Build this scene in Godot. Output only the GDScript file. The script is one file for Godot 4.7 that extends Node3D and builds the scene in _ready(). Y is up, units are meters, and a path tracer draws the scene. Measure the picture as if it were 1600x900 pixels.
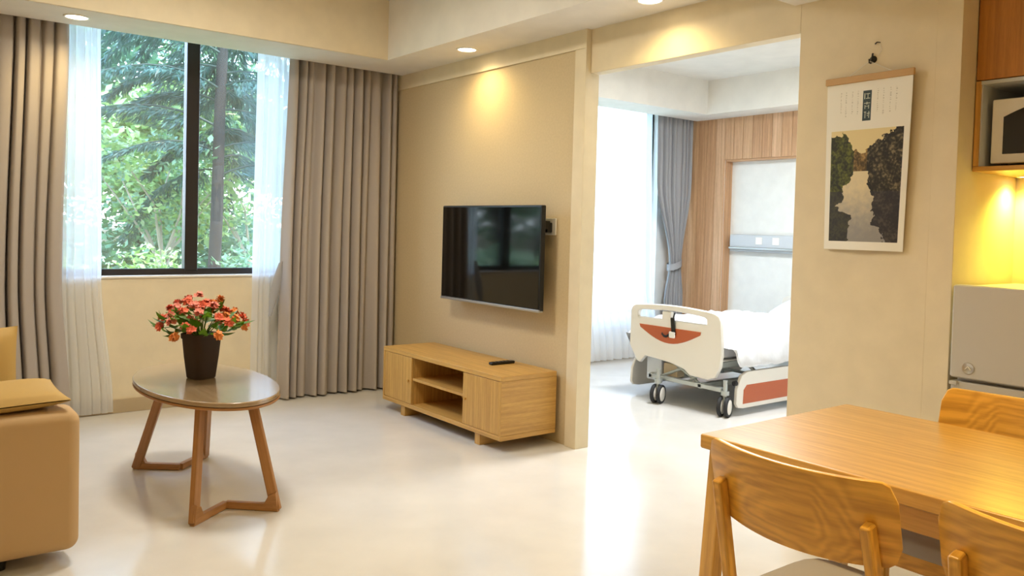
extends Node3D
# Living and dining room of a care flat, looking through a wide opening into a bedroom with a hospital bed.
# x runs along the window wall, -z towards the window, metres.

const XW := 3.40        # face of the television wall
const ZW := -6.11       # face of the window wall
const CEIL := 2.565     # lowered soffit
const EYE := 1.35

var M := {}
var taken := {}
var rng := RandomNumberGenerator.new()

# ---------------------------------------------------------------- mesh builder
class G:
	var v := PackedVector3Array()
	var n := PackedVector3Array()
	var t := PackedVector2Array()
	var c := PackedColorArray()
	var ix := PackedInt32Array()
	var xf := Transform3D.IDENTITY
	var off := Vector2.ZERO
	var col := Color.WHITE

	func vert(p: Vector3, nn: Vector3, uv := Vector2.ZERO) -> int:
		v.append(xf * p)
		n.append((xf.basis * nn).normalized())
		t.append(uv + off)
		c.append(col)
		return v.size() - 1

	# the corners in any order: the winding follows the vertex normals
	func tri(a: int, b: int, d: int) -> void:
		var face := (v[b] - v[a]).cross(v[d] - v[a])
		if face.dot(n[a] + n[b] + n[d]) > 0.0:
			ix.append_array(PackedInt32Array([a, d, b]))
		else:
			ix.append_array(PackedInt32Array([a, b, d]))

	func quad(a: int, b: int, d: int, e: int) -> void:
		tri(a, b, d)
		tri(a, d, e)

	func face(p: Array, nn: Vector3) -> void:
		var k := []
		for q in p:
			k.append(vert(q, nn, Vector2(q.x + q.z, q.y)))
		for i in range(1, k.size() - 1):
			tri(k[0], k[i], k[i + 1])

	# a box with rounded edges; the texture's u axis runs along the axis grain
	func box(center: Vector3, size: Vector3, bevel := 0.003, grain := 0, turn := Basis.IDENTITY) -> void:
		var h := size / 2.0
		bevel = minf(bevel, minf(h.x, minf(h.y, h.z)) * 0.9)
		var id := {}
		for axis in 3:
			var a1 := (axis + 1) % 3
			var a2 := (axis + 2) % 3
			for s in [-1, 1]:
				for s1 in [-1, 1]:
					for s2 in [-1, 1]:
						var p := Vector3.ZERO
						p[axis] = s * h[axis]
						p[a1] = s1 * (h[a1] - bevel)
						p[a2] = s2 * (h[a2] - bevel)
						var nn := Vector3.ZERO
						nn[axis] = s
						var ua := grain if grain != axis else a1
						var va := a1 if ua != a1 else a2
						var q: Vector3 = turn * p + center
						var w: Vector3 = p + center
						id[[axis, s, s1, s2]] = vert(q, turn * nn, Vector2(w[ua] / 1.2 + axis * 0.37, w[va] / 0.6 + s * 0.21))
				quad(id[[axis, s, -1, -1]], id[[axis, s, 1, -1]], id[[axis, s, 1, 1]], id[[axis, s, -1, 1]])
		if bevel <= 0.0:
			return
		for axis in 3:                      # the edge along axis joins the faces a1 and a2
			var a1 := (axis + 1) % 3
			var a2 := (axis + 2) % 3
			for s1 in [-1, 1]:
				for s2 in [-1, 1]:
					# on face a1 the other axes in order are a2, axis; on face a2 they are axis, a1
					quad(id[[a1, s1, s2, -1]], id[[a1, s1, s2, 1]], id[[a2, s2, 1, s1]], id[[a2, s2, -1, s1]])
		for x in [-1, 1]:
			for y in [-1, 1]:
				for z in [-1, 1]:
					tri(id[[0, x, y, z]], id[[1, y, z, x]], id[[2, z, x, y]])

	# an upholstered block: a box with wide round edges
	func cushioned(a: Vector3, b: Vector3, rad: float) -> void:
		var h := (b - a).abs() / 2.0
		var mid := (a + b) / 2.0
		for axis in 3:
			var a1 := (axis + 1) % 3
			var a2 := (axis + 2) % 3
			for s in [-1.0, 1.0]:
				var first := v.size()
				var steps := [[], []]
				for q in 2:
					var hh: float = h[[a1, a2][q]]
					for k in 5:
						steps[q].append(-hh + rad * k / 4.0)
					for k in 5:
						steps[q].append(hh - rad + rad * k / 4.0)
				for i in 10:
					for j in 10:
						var p := Vector3.ZERO
						p[axis] = s * h[axis]
						p[a1] = steps[0][i]
						p[a2] = steps[1][j]
						var inner := p.clamp(-h + Vector3.ONE * rad, h - Vector3.ONE * rad)
						var nn := (p - inner).normalized()
						vert(mid + inner + nn * rad, nn, Vector2(p[a1], p[a2]))
				for i in 9:
					for j in 9:
						var k := first + i * 10 + j
						quad(k, k + 1, k + 11, k + 10)

	# box given by its two corners
	func slab(a: Vector3, b: Vector3, bevel := 0.0, grain := 0) -> void:
		box((a + b) / 2.0, (b - a).abs(), bevel, grain)

	# rows of points, joined into a smooth surface
	func grid(rows: Array, around := false, uvs := Vector2.ONE, outward := true) -> void:
		var nr := rows.size()
		var nc: int = rows[0].size()
		var mid := Vector3.ZERO
		var nn := []
		for r in nr:
			var line := PackedVector3Array()
			for k in nc:
				var k0: int = (k - 1 + nc) % nc if around else maxi(k - 1, 0)
				var k1: int = (k + 1) % nc if around else mini(k + 1, nc - 1)
				var du: Vector3 = rows[r][k1] - rows[r][k0]
				var dv: Vector3 = rows[mini(r + 1, nr - 1)][k] - rows[maxi(r - 1, 0)][k]
				if du.length() < 1e-7:
					var rr: int = r + 1 if r == 0 else r - 1
					du = rows[rr][k1] - rows[rr][k0]
				line.append(du.cross(dv).normalized())
				mid += rows[r][k]
			nn.append(line)
		mid /= float(nr * nc)
		var sum := 0.0
		for r in nr:
			for k in nc:
				sum += nn[r][k].dot(rows[r][k] - mid)
		var s := -1.0 if outward and sum < 0.0 else 1.0
		var first := v.size()
		var wide: int = nc + 1 if around else nc
		for r in nr:
			for k in wide:
				var kk: int = k % nc
				vert(rows[r][kk], nn[r][kk] * s, Vector2(float(k) / (wide - 1) * uvs.x, float(r) / maxf(1.0, nr - 1) * uvs.y))
		for r in nr - 1:
			for k in wide - 1:
				var a := first + r * wide + k
				quad(a, a + 1, a + wide + 1, a + wide)

	# profile of (radius, height) turned about the y axis
	func lathe(profile: Array, at := Vector3.ZERO, seg := 24, turn := Basis.IDENTITY) -> void:
		for i in profile.size() - 1:
			if profile[i].distance_to(profile[i + 1]) < 1e-6:
				continue
			var d: Vector2 = profile[i + 1] - profile[i]
			var nn := Vector2(d.y, -d.x).normalized()
			var n0 := nn
			var n1 := nn
			if i > 0:
				var e: Vector2 = profile[i] - profile[i - 1]
				var m := Vector2(e.y, -e.x).normalized()
				if m.dot(nn) > 0.5:
					n0 = (m + nn).normalized()
			if i < profile.size() - 2:
				var e2: Vector2 = profile[i + 2] - profile[i + 1]
				var m2 := Vector2(e2.y, -e2.x).normalized()
				if m2.dot(nn) > 0.5:
					n1 = (m2 + nn).normalized()
			var first := v.size()
			for k in seg + 1:
				var a := TAU * k / seg
				var dir := Vector3(cos(a), 0, sin(a))
				vert(turn * (dir * profile[i].x + Vector3.UP * profile[i].y) + at, turn * (dir * n0.x + Vector3.UP * n0.y), Vector2(float(k) / seg, float(i) / profile.size()))
				vert(turn * (dir * profile[i + 1].x + Vector3.UP * profile[i + 1].y) + at, turn * (dir * n1.x + Vector3.UP * n1.y), Vector2(float(k) / seg, float(i + 1) / profile.size()))
			for k in seg:
				var b := first + 2 * k
				quad(b, b + 2, b + 3, b + 1)

	# a round bar through points; radii may change along it
	func tube(pts: Array, r0: float, r1 := -1.0, seg := 8, caps := true) -> void:
		if r1 < 0.0:
			r1 = r0
		var rows := []
		var side := Vector3.ZERO
		for i in pts.size():
			var d: Vector3 = (pts[mini(i + 1, pts.size() - 1)] - pts[maxi(i - 1, 0)]).normalized()
			if side == Vector3.ZERO:
				side = d.cross(Vector3.UP if absf(d.y) < 0.9 else Vector3.RIGHT).normalized()
			side = (side - d * side.dot(d)).normalized()
			var up := d.cross(side)
			var r := lerpf(r0, r1, float(i) / maxf(1.0, pts.size() - 1))
			var ring := PackedVector3Array()
			for k in seg:
				var a := TAU * k / seg
				ring.append(pts[i] + (side * cos(a) + up * sin(a)) * r)
			rows.append(ring)
		var first := v.size()
		for i in rows.size():
			for k in seg + 1:
				var p: Vector3 = rows[i][k % seg]
				vert(p, p - pts[i], Vector2(float(k) / seg, float(i)))
		for i in rows.size() - 1:
			for k in seg:
				var a := first + i * (seg + 1) + k
				quad(a, a + 1, a + seg + 2, a + seg + 1)
		if caps:
			face(Array(rows[0]), pts[0] - pts[1])
			face(Array(rows[-1]), pts[-1] - pts[-2])

	# an outline in its own x, y plane made thick along z, with rounded rims
	func plate(outline: PackedVector2Array, thick: float, where: Transform3D, bevel := 0.003, uvturn := false) -> void:
		var o := outline
		if Geometry2D.is_polygon_clockwise(o):
			o = o.duplicate()
			o.reverse()
		var k := o.size()
		var inner := PackedVector2Array()
		var outn := PackedVector2Array()
		for i in k:
			var e0 := (o[i] - o[(i - 1 + k) % k]).normalized()
			var e1 := (o[(i + 1) % k] - o[i]).normalized()
			var m0 := Vector2(e0.y, -e0.x)
			var m1 := Vector2(e1.y, -e1.x)
			var m := (m0 + m1).normalized()
			outn.append(m)
			inner.append(o[i] - m * bevel / maxf(0.4, m.dot(m0)))
		var faces := Geometry2D.triangulate_polygon(inner)
		for s in [-1.0, 1.0]:
			var base := v.size()
			for i in k:
				var uv := Vector2(inner[i].y / 1.2, inner[i].x / 0.6) if uvturn else Vector2(inner[i].x / 1.2, inner[i].y / 0.6)
				vert(where * Vector3(inner[i].x, inner[i].y, s * thick / 2.0), where.basis * Vector3(0, 0, s), uv)
			for i in range(0, faces.size(), 3):
				tri(base + faces[i], base + faces[i + 1], base + faces[i + 2])
		var h := thick / 2.0
		var run := 0.0
		for i in k:
			var j := (i + 1) % k
			var e := (o[j] - o[i]).normalized()
			var m := Vector2(e.y, -e.x)
			var ni: Vector2 = outn[i] if outn[i].dot(m) > 0.8 else m
			var nj: Vector2 = outn[j] if outn[j].dot(m) > 0.8 else m
			var run2 := run + o[i].distance_to(o[j])
			var ring := []
			for q in [[inner, -h, -1.0], [o, -h + bevel, 0.0], [o, h - bevel, 0.0], [inner, h, 1.0]]:
				var z: float = q[1]
				var nz: float = q[2]
				var flat := 0.0 if nz != 0.0 else 1.0
				ring.append([vert(where * Vector3(q[0][i].x, q[0][i].y, z), where.basis * Vector3(ni.x * flat, ni.y * flat, nz), Vector2(run / 1.2, z / 0.6)), vert(where * Vector3(q[0][j].x, q[0][j].y, z), where.basis * Vector3(nj.x * flat, nj.y * flat, nz), Vector2(run2 / 1.2, z / 0.6))])
			for r in 3:
				quad(ring[r][0], ring[r][1], ring[r + 1][1], ring[r + 1][0])
			run = run2

	# two triangles folded along the middle: a leaf
	func leaf(at: Vector3, along: Vector3, across: Vector3, length: float, width: float, fold := 0.25) -> void:
		var up := along.cross(across).normalized()
		var tip := at + along * length
		var mid := at + along * length * 0.45
		var a := vert(at, up)
		var b := vert(mid + across * width / 2.0 + up * width * fold, up - across * fold)
		var d := vert(tip, up)
		var e := vert(mid - across * width / 2.0 + up * width * fold, up + across * fold)
		tri(a, b, d)
		tri(a, d, e)

	# a straight bar between two points, w across and d deep
	func bar(p0: Vector3, p1: Vector3, w: float, d: float, side := Vector3.ZERO, bevel := 0.003) -> void:
		var along := (p1 - p0).normalized()
		if side == Vector3.ZERO:
			side = Vector3.UP if absf(along.y) < 0.9 else Vector3.RIGHT
		var z := along.cross(side).normalized()
		var y := z.cross(along)
		box((p0 + p1) / 2.0, Vector3(p0.distance_to(p1), w, d), bevel, 0, Basis(along, y, z))

	# texture coordinates from positions, for what was added since the vertex first
	func planar(first: int, au: int, av: int) -> void:
		for i in range(first, v.size()):
			t[i] = Vector2(v[i][au] / 1.2, v[i][av] / 0.6) + off

	func mesh(origin := Vector3.ZERO) -> ArrayMesh:
		var a := []
		a.resize(Mesh.ARRAY_MAX)
		var p := v
		if origin != Vector3.ZERO:
			p = PackedVector3Array()
			p.resize(v.size())
			for i in v.size():
				p[i] = v[i] - origin
		a[Mesh.ARRAY_VERTEX] = p
		a[Mesh.ARRAY_NORMAL] = n
		a[Mesh.ARRAY_TEX_UV] = t
		a[Mesh.ARRAY_COLOR] = c
		a[Mesh.ARRAY_INDEX] = ix
		var m := ArrayMesh.new()
		m.add_surface_from_arrays(Mesh.PRIMITIVE_TRIANGLES, a)
		return m

# ---------------------------------------------------------------- naming
func numbered(called: String) -> String:
	if not taken.has(called):
		taken[called] = 0
		return called
	taken[called] += 1
	return "%s_%03d" % [called, taken[called]]

func tag(o: Node, label: String, category: String, group := "") -> void:
	o.set_meta("label", label)
	o.set_meta("category", category)
	if group:
		o.set_meta("group", group)

# a Node3D at the thing's base; its parts are drawn in world metres
func thing(called: String, at: Vector3, label: String, category: String, group := "") -> Node3D:
	var o := Node3D.new()
	o.name = numbered(called)
	o.position = at
	add_child(o)
	tag(o, label, category, group)
	return o

# ONE mesh: a part of the thing given (or a sub-part of a part)
func part(called: String, g: G, m: Material, parent: Node3D, label := "") -> MeshInstance3D:
	var o := MeshInstance3D.new()
	o.name = called
	var lo := g.v[0]
	var hi := g.v[0]
	for p in g.v:
		lo = lo.min(p)
		hi = hi.max(p)
	var mid := (lo + hi) / 2.0
	o.mesh = g.mesh(mid)
	o.mesh.surface_set_material(0, m)
	var base := Vector3.ZERO
	var up: Node = parent
	while up is Node3D and up != self:
		base += up.position
		up = up.get_parent()
	parent.add_child(o, true)
	o.position = mid - base
	if label:
		o.set_meta("label", label)
	return o

func single(called: String, g: G, m: Material, label: String, category: String, group := "") -> MeshInstance3D:
	var o := part(numbered(called), g, m, self)
	tag(o, label, category, group)
	return o

func struct(called: String, g: G, m: Material, label := "") -> MeshInstance3D:
	var o := part(called, g, m, self)
	o.set_meta("kind", "structure")
	if label:
		o.set_meta("label", label)
		o.set_meta("category", called.split("_")[0])
	return o

func gb(a: Vector3, b: Vector3, bevel := 0.003, grain := 0) -> G:
	var g := G.new()
	g.off = Vector2(rng.randf(), rng.randf())
	g.slab(a, b, bevel, grain)
	return g

# ---------------------------------------------------------------- materials
func mat(called: String, c: Color, rough := 0.6, metal := 0.0) -> StandardMaterial3D:
	var m := StandardMaterial3D.new()
	m.resource_name = called
	m.albedo_color = c
	m.roughness = rough
	m.metallic = metal
	M[called] = m
	return m

func seamless(seed_: int, w: int, h: int, freq: float, octaves := 3) -> Image:
	var f := FastNoiseLite.new()
	f.seed = seed_
	f.noise_type = FastNoiseLite.TYPE_SIMPLEX_SMOOTH
	f.frequency = freq
	f.fractal_octaves = octaves
	return f.get_seamless_image(w, h)

# an image drawn out to w by h without a seam where it repeats
func stretched(im: Image, w: int, h: int) -> PackedFloat32Array:
	var out := PackedFloat32Array()
	out.resize(w * h)
	var sw := im.get_width()
	var sh := im.get_height()
	for y in h:
		var fy := float(y) * sh / h
		var y0 := int(fy)
		var ty := smoothstep(0.0, 1.0, fy - y0)
		for x in w:
			var fx := float(x) * sw / w
			var x0 := int(fx)
			var tx := smoothstep(0.0, 1.0, fx - x0)
			var a := lerpf(im.get_pixel(x0, y0).r, im.get_pixel((x0 + 1) % sw, y0).r, tx)
			if ty > 0.0:
				a = lerpf(a, lerpf(im.get_pixel(x0, (y0 + 1) % sh).r, im.get_pixel((x0 + 1) % sw, (y0 + 1) % sh).r, tx), ty)
			out[y * w + x] = a
	return out

# long streaks along u, with arched rings where arches > 0; near white, to be tinted
func wood_image(seed_: int, arches: float, depth: float) -> ImageTexture:
	var w := 768
	var h := 384
	var streak := stretched(seamless(seed_, 24, h, 0.055, 4), w, h)
	var fine := stretched(seamless(seed_ + 1, 96, h, 0.22, 2), w, h)
	var low := stretched(seamless(seed_ + 2, 24, 24, 0.06, 2), w, h)
	var im := Image.create(w, h, false, Image.FORMAT_RGB8)
	for y in h:
		for x in w:
			var s := streak[y * w + x]
			var f := fine[y * w + x]
			var l := low[y * w + x]
			var ring := 0.5 + 0.5 * sin(TAU * (l * 7.0 + float(y) / h * 3.0))
			var t := clampf(0.55 * s + 0.2 * f + 0.25 * lerpf(0.5, ring, arches) + 0.02, 0.0, 1.0)
			t = clampf((t - 0.5) * 1.7 + 0.55, 0.0, 1.0)
			var dark := 1.0 - depth * (1.0 - t)
			im.set_pixel(x, y, Color(dark, pow(dark, 1.22), pow(dark, 1.55)))
	return ImageTexture.create_from_image(im)

func mottle(seed_: int, freq: float, lo: float) -> ImageTexture:
	var im := seamless(seed_, 256, 256, freq, 4)
	var out := Image.create(256, 256, false, Image.FORMAT_RGB8)
	for y in 256:
		for x in 256:
			var t := lerpf(lo, 1.0, im.get_pixel(x, y).r)
			out.set_pixel(x, y, Color(t, t, t))
	return ImageTexture.create_from_image(out)

func wooden(called: String, c: Color, tex: Texture2D, rough := 0.4) -> StandardMaterial3D:
	var m := mat(called, c, rough)
	m.albedo_texture = tex
	return m

func grainy(m: StandardMaterial3D, tex: Texture2D, scale_: float) -> void:
	m.albedo_texture = tex
	m.uv1_triplanar = true
	m.uv1_world_triplanar = true
	m.uv1_scale = Vector3.ONE * scale_

func materials() -> void:
	var oak := wood_image(11, 0.1, 0.17)
	var ply := wood_image(23, 1.0, 0.22)
	var plaster := mottle(5, 0.03, 0.965)
	var cloth := mottle(6, 0.25, 0.86)
	grainy(mat("wall_paint", Color(0.905, 0.845, 0.715), 0.62), plaster, 0.7)
	grainy(mat("wallpaper", Color(0.82, 0.735, 0.575), 0.7), mottle(8, 0.12, 0.96), 1.6)
	grainy(mat("bedroom_paint", Color(0.93, 0.93, 0.91), 0.65), plaster, 0.7)
	grainy(mat("ceiling_paint", Color(0.93, 0.91, 0.87), 0.75), plaster, 0.5)
	grainy(mat("floor_stone", Color(0.865, 0.85, 0.825), 0.14), mottle(9, 0.02, 0.955), 0.45)
	M.floor_stone.metallic_specular = 0.5
	grainy(mat("skirting_stone", Color(0.74, 0.66, 0.53), 0.3), plaster, 0.9)
	wooden("oak", Color(0.83, 0.655, 0.36), oak, 0.42)
	wooden("table_wood", Color(0.88, 0.685, 0.355), oak, 0.3)
	M.table_wood.clearcoat_enabled = true
	M.table_wood.clearcoat = 0.6
	M.table_wood.clearcoat_roughness = 0.2
	wooden("chair_wood", Color(0.92, 0.695, 0.29), ply, 0.3)
	wooden("coffee_top", Color(0.68, 0.58, 0.45), oak, 0.2)
	M.coffee_top.clearcoat_enabled = true
	M.coffee_top.clearcoat = 1.0
	M.coffee_top.clearcoat_roughness = 0.12
	wooden("coffee_leg", Color(0.72, 0.52, 0.31), oak, 0.4)
	wooden("cabinet_wood", Color(0.77, 0.52, 0.21), oak, 0.35)
	wooden("cabinet_edge", Color(0.86, 0.66, 0.34), oak, 0.4)
	for k in 4:
		wooden("board_%d" % k, [Color(0.84, 0.67, 0.51), Color(0.87, 0.71, 0.56), Color(0.81, 0.635, 0.475), Color(0.855, 0.69, 0.53)][k], oak, 0.45)
	grainy(mat("drape", Color(0.74, 0.695, 0.65), 0.85), cloth, 9.0)
	M.drape.rim_enabled = true
	M.drape.rim = 0.35
	M.drape.backlight_enabled = true
	M.drape.backlight = Color(0.2, 0.19, 0.18)
	grainy(mat("drape_grey", Color(0.69, 0.69, 0.70), 0.85), cloth, 9.0)
	M.drape_grey.backlight_enabled = true
	M.drape_grey.backlight = Color(0.2, 0.2, 0.2)
	var sh := mat("sheer", Color(0.96, 0.965, 0.97, 0.76), 0.9)
	sh.transparency = BaseMaterial3D.TRANSPARENCY_ALPHA
	sh.backlight_enabled = true
	sh.backlight = Color(0.95, 0.96, 0.97)
	sh.cull_mode = BaseMaterial3D.CULL_DISABLED
	M.drape.cull_mode = BaseMaterial3D.CULL_DISABLED
	M.drape_grey.cull_mode = BaseMaterial3D.CULL_DISABLED
	var gl := mat("pane_glass", Color(0.93, 0.98, 0.96, 0.06), 0.02)
	gl.transparency = BaseMaterial3D.TRANSPARENCY_ALPHA
	mat("window_metal", Color(0.17, 0.15, 0.14), 0.4, 0.3)
	mat("white_gloss", Color(0.93, 0.92, 0.89), 0.35)
	mat("sill_stone", Color(0.93, 0.91, 0.87), 0.25)
	mat("black_plastic", Color(0.03, 0.03, 0.032), 0.3)
	mat("screen_glass", Color(0.012, 0.012, 0.014), 0.06)
	mat("silver", Color(0.75, 0.74, 0.72), 0.3, 0.9)
	mat("steel_paint", Color(0.77, 0.75, 0.715), 0.42, 0.2)
	mat("dark_gap", Color(0.05, 0.045, 0.04), 0.7)
	mat("bed_cream", Color(0.92, 0.90, 0.86), 0.35)
	mat("bed_rust", Color(0.72, 0.36, 0.20), 0.4)
	mat("bed_steel", Color(0.72, 0.74, 0.73), 0.35, 0.5)
	mat("rubber", Color(0.12, 0.12, 0.13), 0.7)
	grainy(mat("linen", Color(0.90, 0.90, 0.91), 0.85), cloth, 3.0)
	M.linen.albedo_texture = plaster
	grainy(mat("sofa_cloth", Color(0.79, 0.65, 0.46), 0.75), mottle(14, 0.3, 0.9), 8.0)
	grainy(mat("gold_cloth", Color(0.84, 0.68, 0.36), 0.7), mottle(15, 0.2, 0.75), 14.0)
	grainy(mat("seat_cloth", Color(0.70, 0.67, 0.63), 0.85), mottle(16, 0.3, 0.86), 10.0)
	grainy(mat("pot_clay", Color(0.28, 0.195, 0.13), 0.75), mottle(17, 0.15, 0.55), 12.0)
	mat("soil", Color(0.12, 0.085, 0.06), 0.95)
	mat("paper", Color(0.94, 0.925, 0.88), 0.7)
	mat("rod_wood", Color(0.76, 0.60, 0.38), 0.5)
	mat("oven_white", Color(0.93, 0.92, 0.90), 0.3)
	mat("oven_glass", Color(0.11, 0.075, 0.05), 0.08)
	mat("head_unit", Color(0.78, 0.80, 0.82), 0.4)
	mat("grass", Color(0.40, 0.48, 0.29), 0.9)
	mat("bark_dark", Color(0.19, 0.165, 0.16), 0.9)
	grainy(M.bark_dark, mottle(18, 0.1, 0.6), 6.0)
	mat("bark_pale", Color(0.72, 0.66, 0.58), 0.9)
	grainy(M.bark_pale, mottle(19, 0.1, 0.75), 6.0)
	for q in [["needle", Color(0.27, 0.42, 0.40)], ["leaf_bright", Color(0.60, 0.71, 0.48)], ["leaf_mid", Color(0.44, 0.59, 0.46)], ["leaf_cool", Color(0.43, 0.60, 0.53)], ["leaf_pot", Color(0.38, 0.53, 0.15)]]:
		var lm := mat(q[0], q[1], 0.5)
		lm.backlight_enabled = true
		lm.backlight = Color(0.75, 0.8, 0.6)
		lm.vertex_color_use_as_albedo = true
		lm.cull_mode = BaseMaterial3D.CULL_DISABLED
	for q in [["petal_coral", Color(0.92, 0.45, 0.32)], ["petal_pink", Color(0.93, 0.56, 0.49)], ["petal_orange", Color(0.92, 0.58, 0.30)]]:
		mat(q[0], q[1], 0.6)
	var glow := mat("lamp_glow", Color(1, 0.97, 0.9), 0.4)
	glow.emission_enabled = true
	glow.emission = Color(1.0, 0.93, 0.80)
	glow.emission_energy_multiplier = 12.0
	var soft := mat("diffuser_glow", Color(1, 0.98, 0.94), 0.5)
	soft.emission_enabled = true
	soft.emission = Color(1.0, 0.96, 0.90)
	soft.emission_energy_multiplier = 1.5

# ---------------------------------------------------------------- scene
func _ready() -> void:
	rng.seed = 7
	# camera: lens shifted up as in the cropped photograph
	var cam := Camera3D.new()
	cam.name = "camera"
	cam.projection = Camera3D.PROJECTION_FRUSTUM
	cam.near = 0.05
	cam.far = 200.0
	cam.size = 0.05 * 900.0 / 1285.0
	cam.frustum_offset = Vector2(0, -0.05 * 53.7 / 1285.0)
	cam.position = Vector3(0, EYE, 0)
	cam.rotation = Vector3(-0.0314249, -0.6600841, 0.0268599)
	add_child(cam)
	# sky and exposure
	var env := Environment.new()
	var sky := Sky.new()
	var air := ProceduralSkyMaterial.new()
	air.sky_top_color = Color(0.62, 0.76, 0.93)
	air.sky_horizon_color = Color(0.90, 0.95, 1.0)
	air.ground_bottom_color = Color(0.45, 0.5, 0.42)
	air.ground_horizon_color = Color(0.75, 0.8, 0.78)
	air.sky_energy_multiplier = 2.9
	air.ground_energy_multiplier = 1.2
	sky.sky_material = air
	env.background_mode = Environment.BG_SKY
	env.sky = sky
	env.tonemap_mode = Environment.TONE_MAPPER_LINEAR
	env.tonemap_exposure = 1.2
	env.sdfgi_enabled = true
	env.ssao_enabled = true
	env.ssil_enabled = true
	var we := WorldEnvironment.new()
	we.name = "surroundings"
	we.environment = env
	add_child(we)
	# the sun stands behind the building and lights the garden only
	var sun := DirectionalLight3D.new()
	sun.name = "sun"
	sun.light_energy = 2.7
	sun.light_color = Color(1.0, 0.96, 0.88)
	sun.light_angular_distance = 2.0
	sun.shadow_enabled = true
	sun.sky_mode = DirectionalLight3D.SKY_MODE_LIGHT_ONLY
	sun.rotation = Vector3(deg_to_rad(-52), deg_to_rad(24), 0)
	add_child(sun)

	materials()
	shell()
	windows()
	curtains()
	lamps()
	dining()
	coffee_table()
	potted_flowers()
	sofa()
	tv_cabinet()
	television()
	calendar()
	kitchen()
	bedroom()
	garden()

# ---------------------------------------------------------------- room
func V(x: float, y: float, z: float) -> Vector3:
	return Vector3(x, y, z)

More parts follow.
